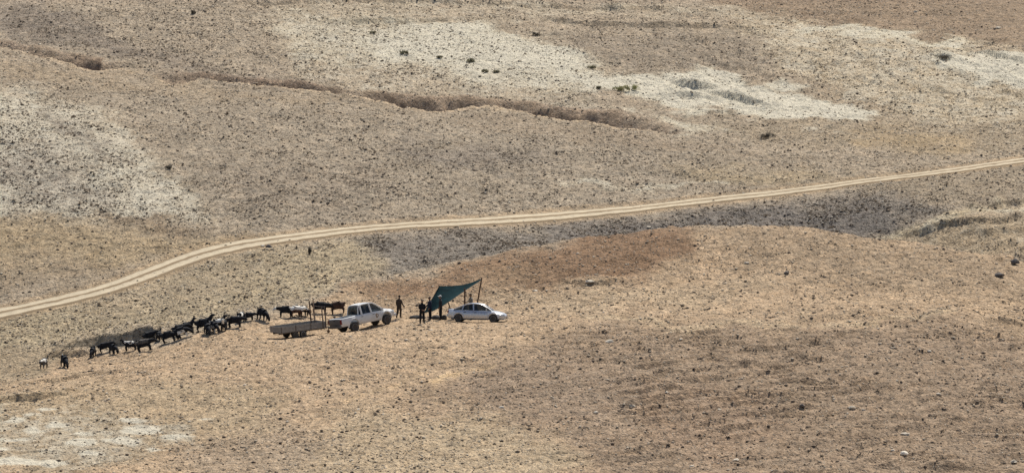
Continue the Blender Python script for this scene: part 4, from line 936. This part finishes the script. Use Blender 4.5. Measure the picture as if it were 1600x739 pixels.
def goat(u, v, yaw, pose, coat, size, label, y0=330):
    size *= 1.1; me, parts = goat_proto(pose, coat); o = obj('goat', me)
    for nm, pm, mt in parts: obj(nm, pm, MAT[mt], o)
    p = cast(u, v, y0=y0); c, s_ = math.cos(R(yaw)), math.sin(R(yaw)); zf = ground_at(p[0] + .3 * c * size, p[1] + .3 * s_ * size); zb = ground_at(p[0] - .33 * c * size, p[1] - .33 * s_ * size)
    o.location = (p[0], p[1], (zf + zb) / 2 - .02); o.rotation_euler = Euler((0, -math.atan2(zf - zb, .63 * size), R(yaw)), 'XYZ'); o.scale = (size,) * 3
    tag(o, label, 'goat', GROUP); return o
goat(68, 576, -105, 'low', 'greywhite', 1.0, 'grey goat with white back, leftmost of the whole herd')
goat(101, 574, -70, 'graze', 'whiterump', 1.15, 'black goat with a white streak on its back, second from the left end')
goat(145, 557, -100, 'graze', 'black', .95, 'black goat facing the camera at the left end of the eroded bank')
goat(166, 551, 10, 'low', 'black', 1.0, 'black goat half hidden behind another under the eroded bank')
goat(178, 554, -60, 'graze', 'black', 1.05, 'stocky black goat turned toward the camera in front of the dark bank')
goat(204, 549, 172, 'up', 'whiteback', 1.0, 'black goat with white back holding its head up toward the left')
goat(228, 549, -8, 'low', 'greyback', 1.25, 'large black goat with greyish back, head stretched low to the right')
goat(237, 533, 5, 'low', 'black', 1.0, 'black goat behind the large grey-backed goat at the bank')
goat(249, 532, 80, 'up', 'black', .9, 'narrow black goat seen from behind at the right end of the bank')
goat(266, 536, -5, 'graze', 'black', 1.15, 'black goat with tail up grazing left of the white-bellied goat')
goat(287, 531, -12, 'graze', 'whitebelly', 1.15, 'black goat with white belly and legs grazing mid herd')
goat(283, 524, 15, 'low', 'black', 1.1, 'black goat just behind the white-bellied grazing goat', 402)
goat(295, 520, 20, 'up', 'black', 1.1, 'black goat with raised head topping the middle cluster', 403)
goat(320, 518, 4, 'up', 'black', 1.30, 'largest black goat standing side-on in the middle cluster', 402)
goat(324, 524, -75, 'graze', 'black', 1.1, 'black goat facing the camera in front of the largest black goat')
goat(335, 521, -60, 'graze', 'whitebelly', 1.05, 'black goat with white legs grazing at the foot of the middle cluster')
goat(341, 516, 25, 'up', 'patched', 1.15, 'black and white patched goat at the back of the middle cluster', 401)
goat(350, 517, -95, 'up', 'whiteface', 1.1, 'white-faced black goat looking at the camera, right end of the middle cluster')
goat(368, 511, -10, 'low', 'black', 1.15, 'black goat grazing to the right of the white-faced goat')
goat(376, 502, 75, 'low', 'patched', 1.0, 'goat with white stripes behind the black grazing goat', 403)
goat(389, 499, 20, 'low', 'black', .85, 'small dark goat between the striped goat and the lone blocky one', 403)
goat(410, 498, -50, 'graze', 'black', 1.15, 'lone blocky black goat standing left of the trailer')
goat(446, 495, 176, 'low', 'whiteface', 1.15, 'black goat with white head facing left above the trailer')
goat(463, 497, 30, 'low', 'palebody', 1.15, 'white-backed goat with darker legs standing above the trailer')
goat(474, 495, -40, 'graze', 'patched', 1.0, 'pale patched goat beside the stakes of the trailer', 404)
goat(500, 492, -4, 'low', 'black', 1.25, 'big black goat seen through the trailer stake rack', 404)
goat(528, 492, 178, 'low', 'brownface', 1.25, 'dark brown goat with white face standing behind the truck bed', 404)

# ---------------------------------------------------------------- single stones
def stone_mats():
    return (stuff_mat('pale_limestone', (.68, .59, .46), (.76, .68, .55), (.58, .50, .38)), stuff_mat('dark_rock', (.17, .15, .135), (.23, .20, .175), (.13, .12, .11)))
M_PALE, M_DARK = stone_mats()
STN = [(952,535,.42,0,'pale stone with a shaded front on the slope right of the car'),(1064,531,.2,0,'small pale stone on the rim above the dark foreground slope'),(922,442,.42,0,'flat pale slab on the brown hillside right of the tarp'),
 (836,455,.30,0,'low pale slab between the silver car and the hillside slab'),(1167,412,.32,0,'pale stone alone high on the near hill'),(1229,427,.3,1,'dark flat stone high on the near hill'),(1561,431,.5,1,'dark rounded rock at the right end of the near hill'),
 (1585,411,.6,1,'dark rock outcrop on the right edge of the picture below the pale bank'),(1014,356,.30,0,'pale stone at the crest of the near hill below the road'),(931,429,.16,0,'tiny pale stone above the hillside slab'),
 (784,637,.28,0,'pale stone below the curved tyre track'),(931,645,.24,0,'pale stone in the lower middle foreground'),(988,634,.28,0,'tan stone right of the lower middle pale stone'),(560,640,.18,0,'small pale stone left of the tyre tracks in the foreground'),
 (1332,638,.36,0,'long pale stone in the middle of the right foreground slope'),(1349,641,.2,0,'small white stone touching the long pale stone'),(1414,679,.40,0,'tilted pale stone low in the right foreground'),(1412,709,.40,0,'white stone with dark base at the bottom right'),
 (1395,704,.22,0,'small white stone just left of the white stone with dark base'),(1452,549,.2,0,'small white stone on the upper right foreground slope'),(1466,616,.24,0,'white stone right of the long pale stone, higher up'),(1124,640,.2,0,'small white stone at the left of the right foreground slope'),
 (1150,719,.36,0,'flat pale stone at the bottom of the picture right of centre'),(1584,722,.28,0,'white stone in the bottom right corner'),(1081,728,.2,0,'small white stone on the bottom edge'),(1253,635,.26,1,'dark stone left of the long pale stone'),
 (1560,45,.40,0,'white boulder on the far brown plateau, top right'),(1431,20,.32,0,'white stone on the far plateau left of the white boulder'),(420,386,.42,1,'dark and pale rock heap just below the road bend'),(411,385,.24,0,'pale rock against the dark rock heap below the road bend'),
 (673,516,.22,0,'small pale stone on the ground in front of the standing people'),(1500,62,.2,0,'small white stone below the white boulder on the plateau'),(975,632,.14,0,'very small stone beside the tan stone'),(62,70,.22,0,'white stone above the gully at the top left')]
for i, (u, v, s_, dk, lab) in enumerate(STN):
    rr = random.Random(i); s_ *= .8; heap('stone', lab, 'stone', u, v, (s_ * rr.uniform(.8, 1.05), s_ * rr.uniform(.6, .85), s_ * rr.uniform(.42, .62)), M_DARK if dk else M_PALE, 100 + i, 'single stones on the slopes', rr.uniform(-.6, .6), .12)

# ---------------------------------------------------------------- shrubs
M_LEAF = [stuff_mat('grey_green_leaf', (.17, .17, .11), (.22, .205, .135), (.26, .225, .15), .45), stuff_mat('olive_leaf', (.22, .225, .095), (.27, .255, .12), (.30, .265, .15), .45), stuff_mat('dead_twig_leaf', (.12, .105, .085), (.16, .14, .11), (.10, .095, .08), .35)]
def shrub(u, v, wd, ht, kind, label, seed):
    p = g3(u, v); rr = np.random.default_rng(seed); n = int(700 * min(2.5, max(.5, wd))); root = empty('shrub', label, 'shrub', 'shrubs on the far slope'); root.location = p
    lob = np.stack([rr.uniform(-.55, .55, 6) * wd, rr.uniform(-.4, .4, 6) * wd, rr.uniform(.2, .6, 6) * ht], 1); ls = rr.uniform(.22, .42, 6)
    k = rr.integers(0, 6, n); dv = rr.normal(size=(n, 3)); dv /= np.linalg.norm(dv, axis=1)[:, None]; rad = ls[k] * rr.uniform(.5, 1.05, n)
    c = lob[k] + dv * rad[:, None] * np.array([wd, wd, ht]); c[:, 2] = np.abs(c[:, 2]); a = rr.normal(size=(n, 3)); a /= np.linalg.norm(a, axis=1)[:, None]; b = np.cross(a, rr.normal(size=(n, 3))); b /= np.linalg.norm(b, axis=1)[:, None]
    ll = rr.uniform(.04, .09, n)[:, None]; co = np.stack([c - b * ll * .4, c + b * ll * .4, c + a * ll * 1.6], 1).reshape(-1, 3)
    me = bpy.data.meshes.new('foliage'); fast_mesh(me, co, np.arange(n * 3).reshape(-1, 3)); obj('foliage', me, M_LEAF[kind], root)
    mk('stems', lambda bm: [tube(bm, [(0, 0, -.08), tuple(q * .5), tuple(q)], [.022, .015, .006], 5) for q in lob], MAT['wood'], root)
SHR = [(735,98,.75,.5,0,'rounded grey shrub on the chalk slope, upper centre'),(757,114,.55,.42,0,'low green shrub, left of a pair below the rounded grey shrub'),(775,114,.45,.35,0,'low green shrub, right of a pair below the rounded grey shrub'),
 (632,85,.7,.45,0,'flat grey shrub on the chalk slope left of the rounded one'),(686,91,.45,.35,0,'small grey shrub between the flat shrub and the rounded one'),(968,141,.9,.5,1,'left half of the spreading olive green bush on the chalk'),(985,141,1.0,.75,1,'tallest olive green bush on the chalk slope'),
 (583,53,.5,.32,0,'small shrub at the upper left of the chalk slope'),(925,108,.65,.38,0,'grey shrub where the chalk meets the smooth grey patch'),(838,56,.6,.4,2,'dark shrub near the top of the chalk slope'),(302,22,.4,.5,2,'lone dark shrub on the slope, top left'),
 (1197,214,.7,.4,2,'dark shrub at the foot of the chalk wash above the road'),(265,264,.5,.4,2,'dark shrub on the slope right of the left chalk spur'),(484,398,.3,.75,2,'thin upright dead bush below the road bend'),(935,139,.35,.3,0,'tiny shrub left of the olive bush'),(1470,92,1.2,.4,2,'dark scrubby bush on the pale slope at the upper right')]
for i, (u, v, wd, ht, kd, lab) in enumerate(SHR): shrub(u, v, wd, ht, kd, lab, 300 + i)
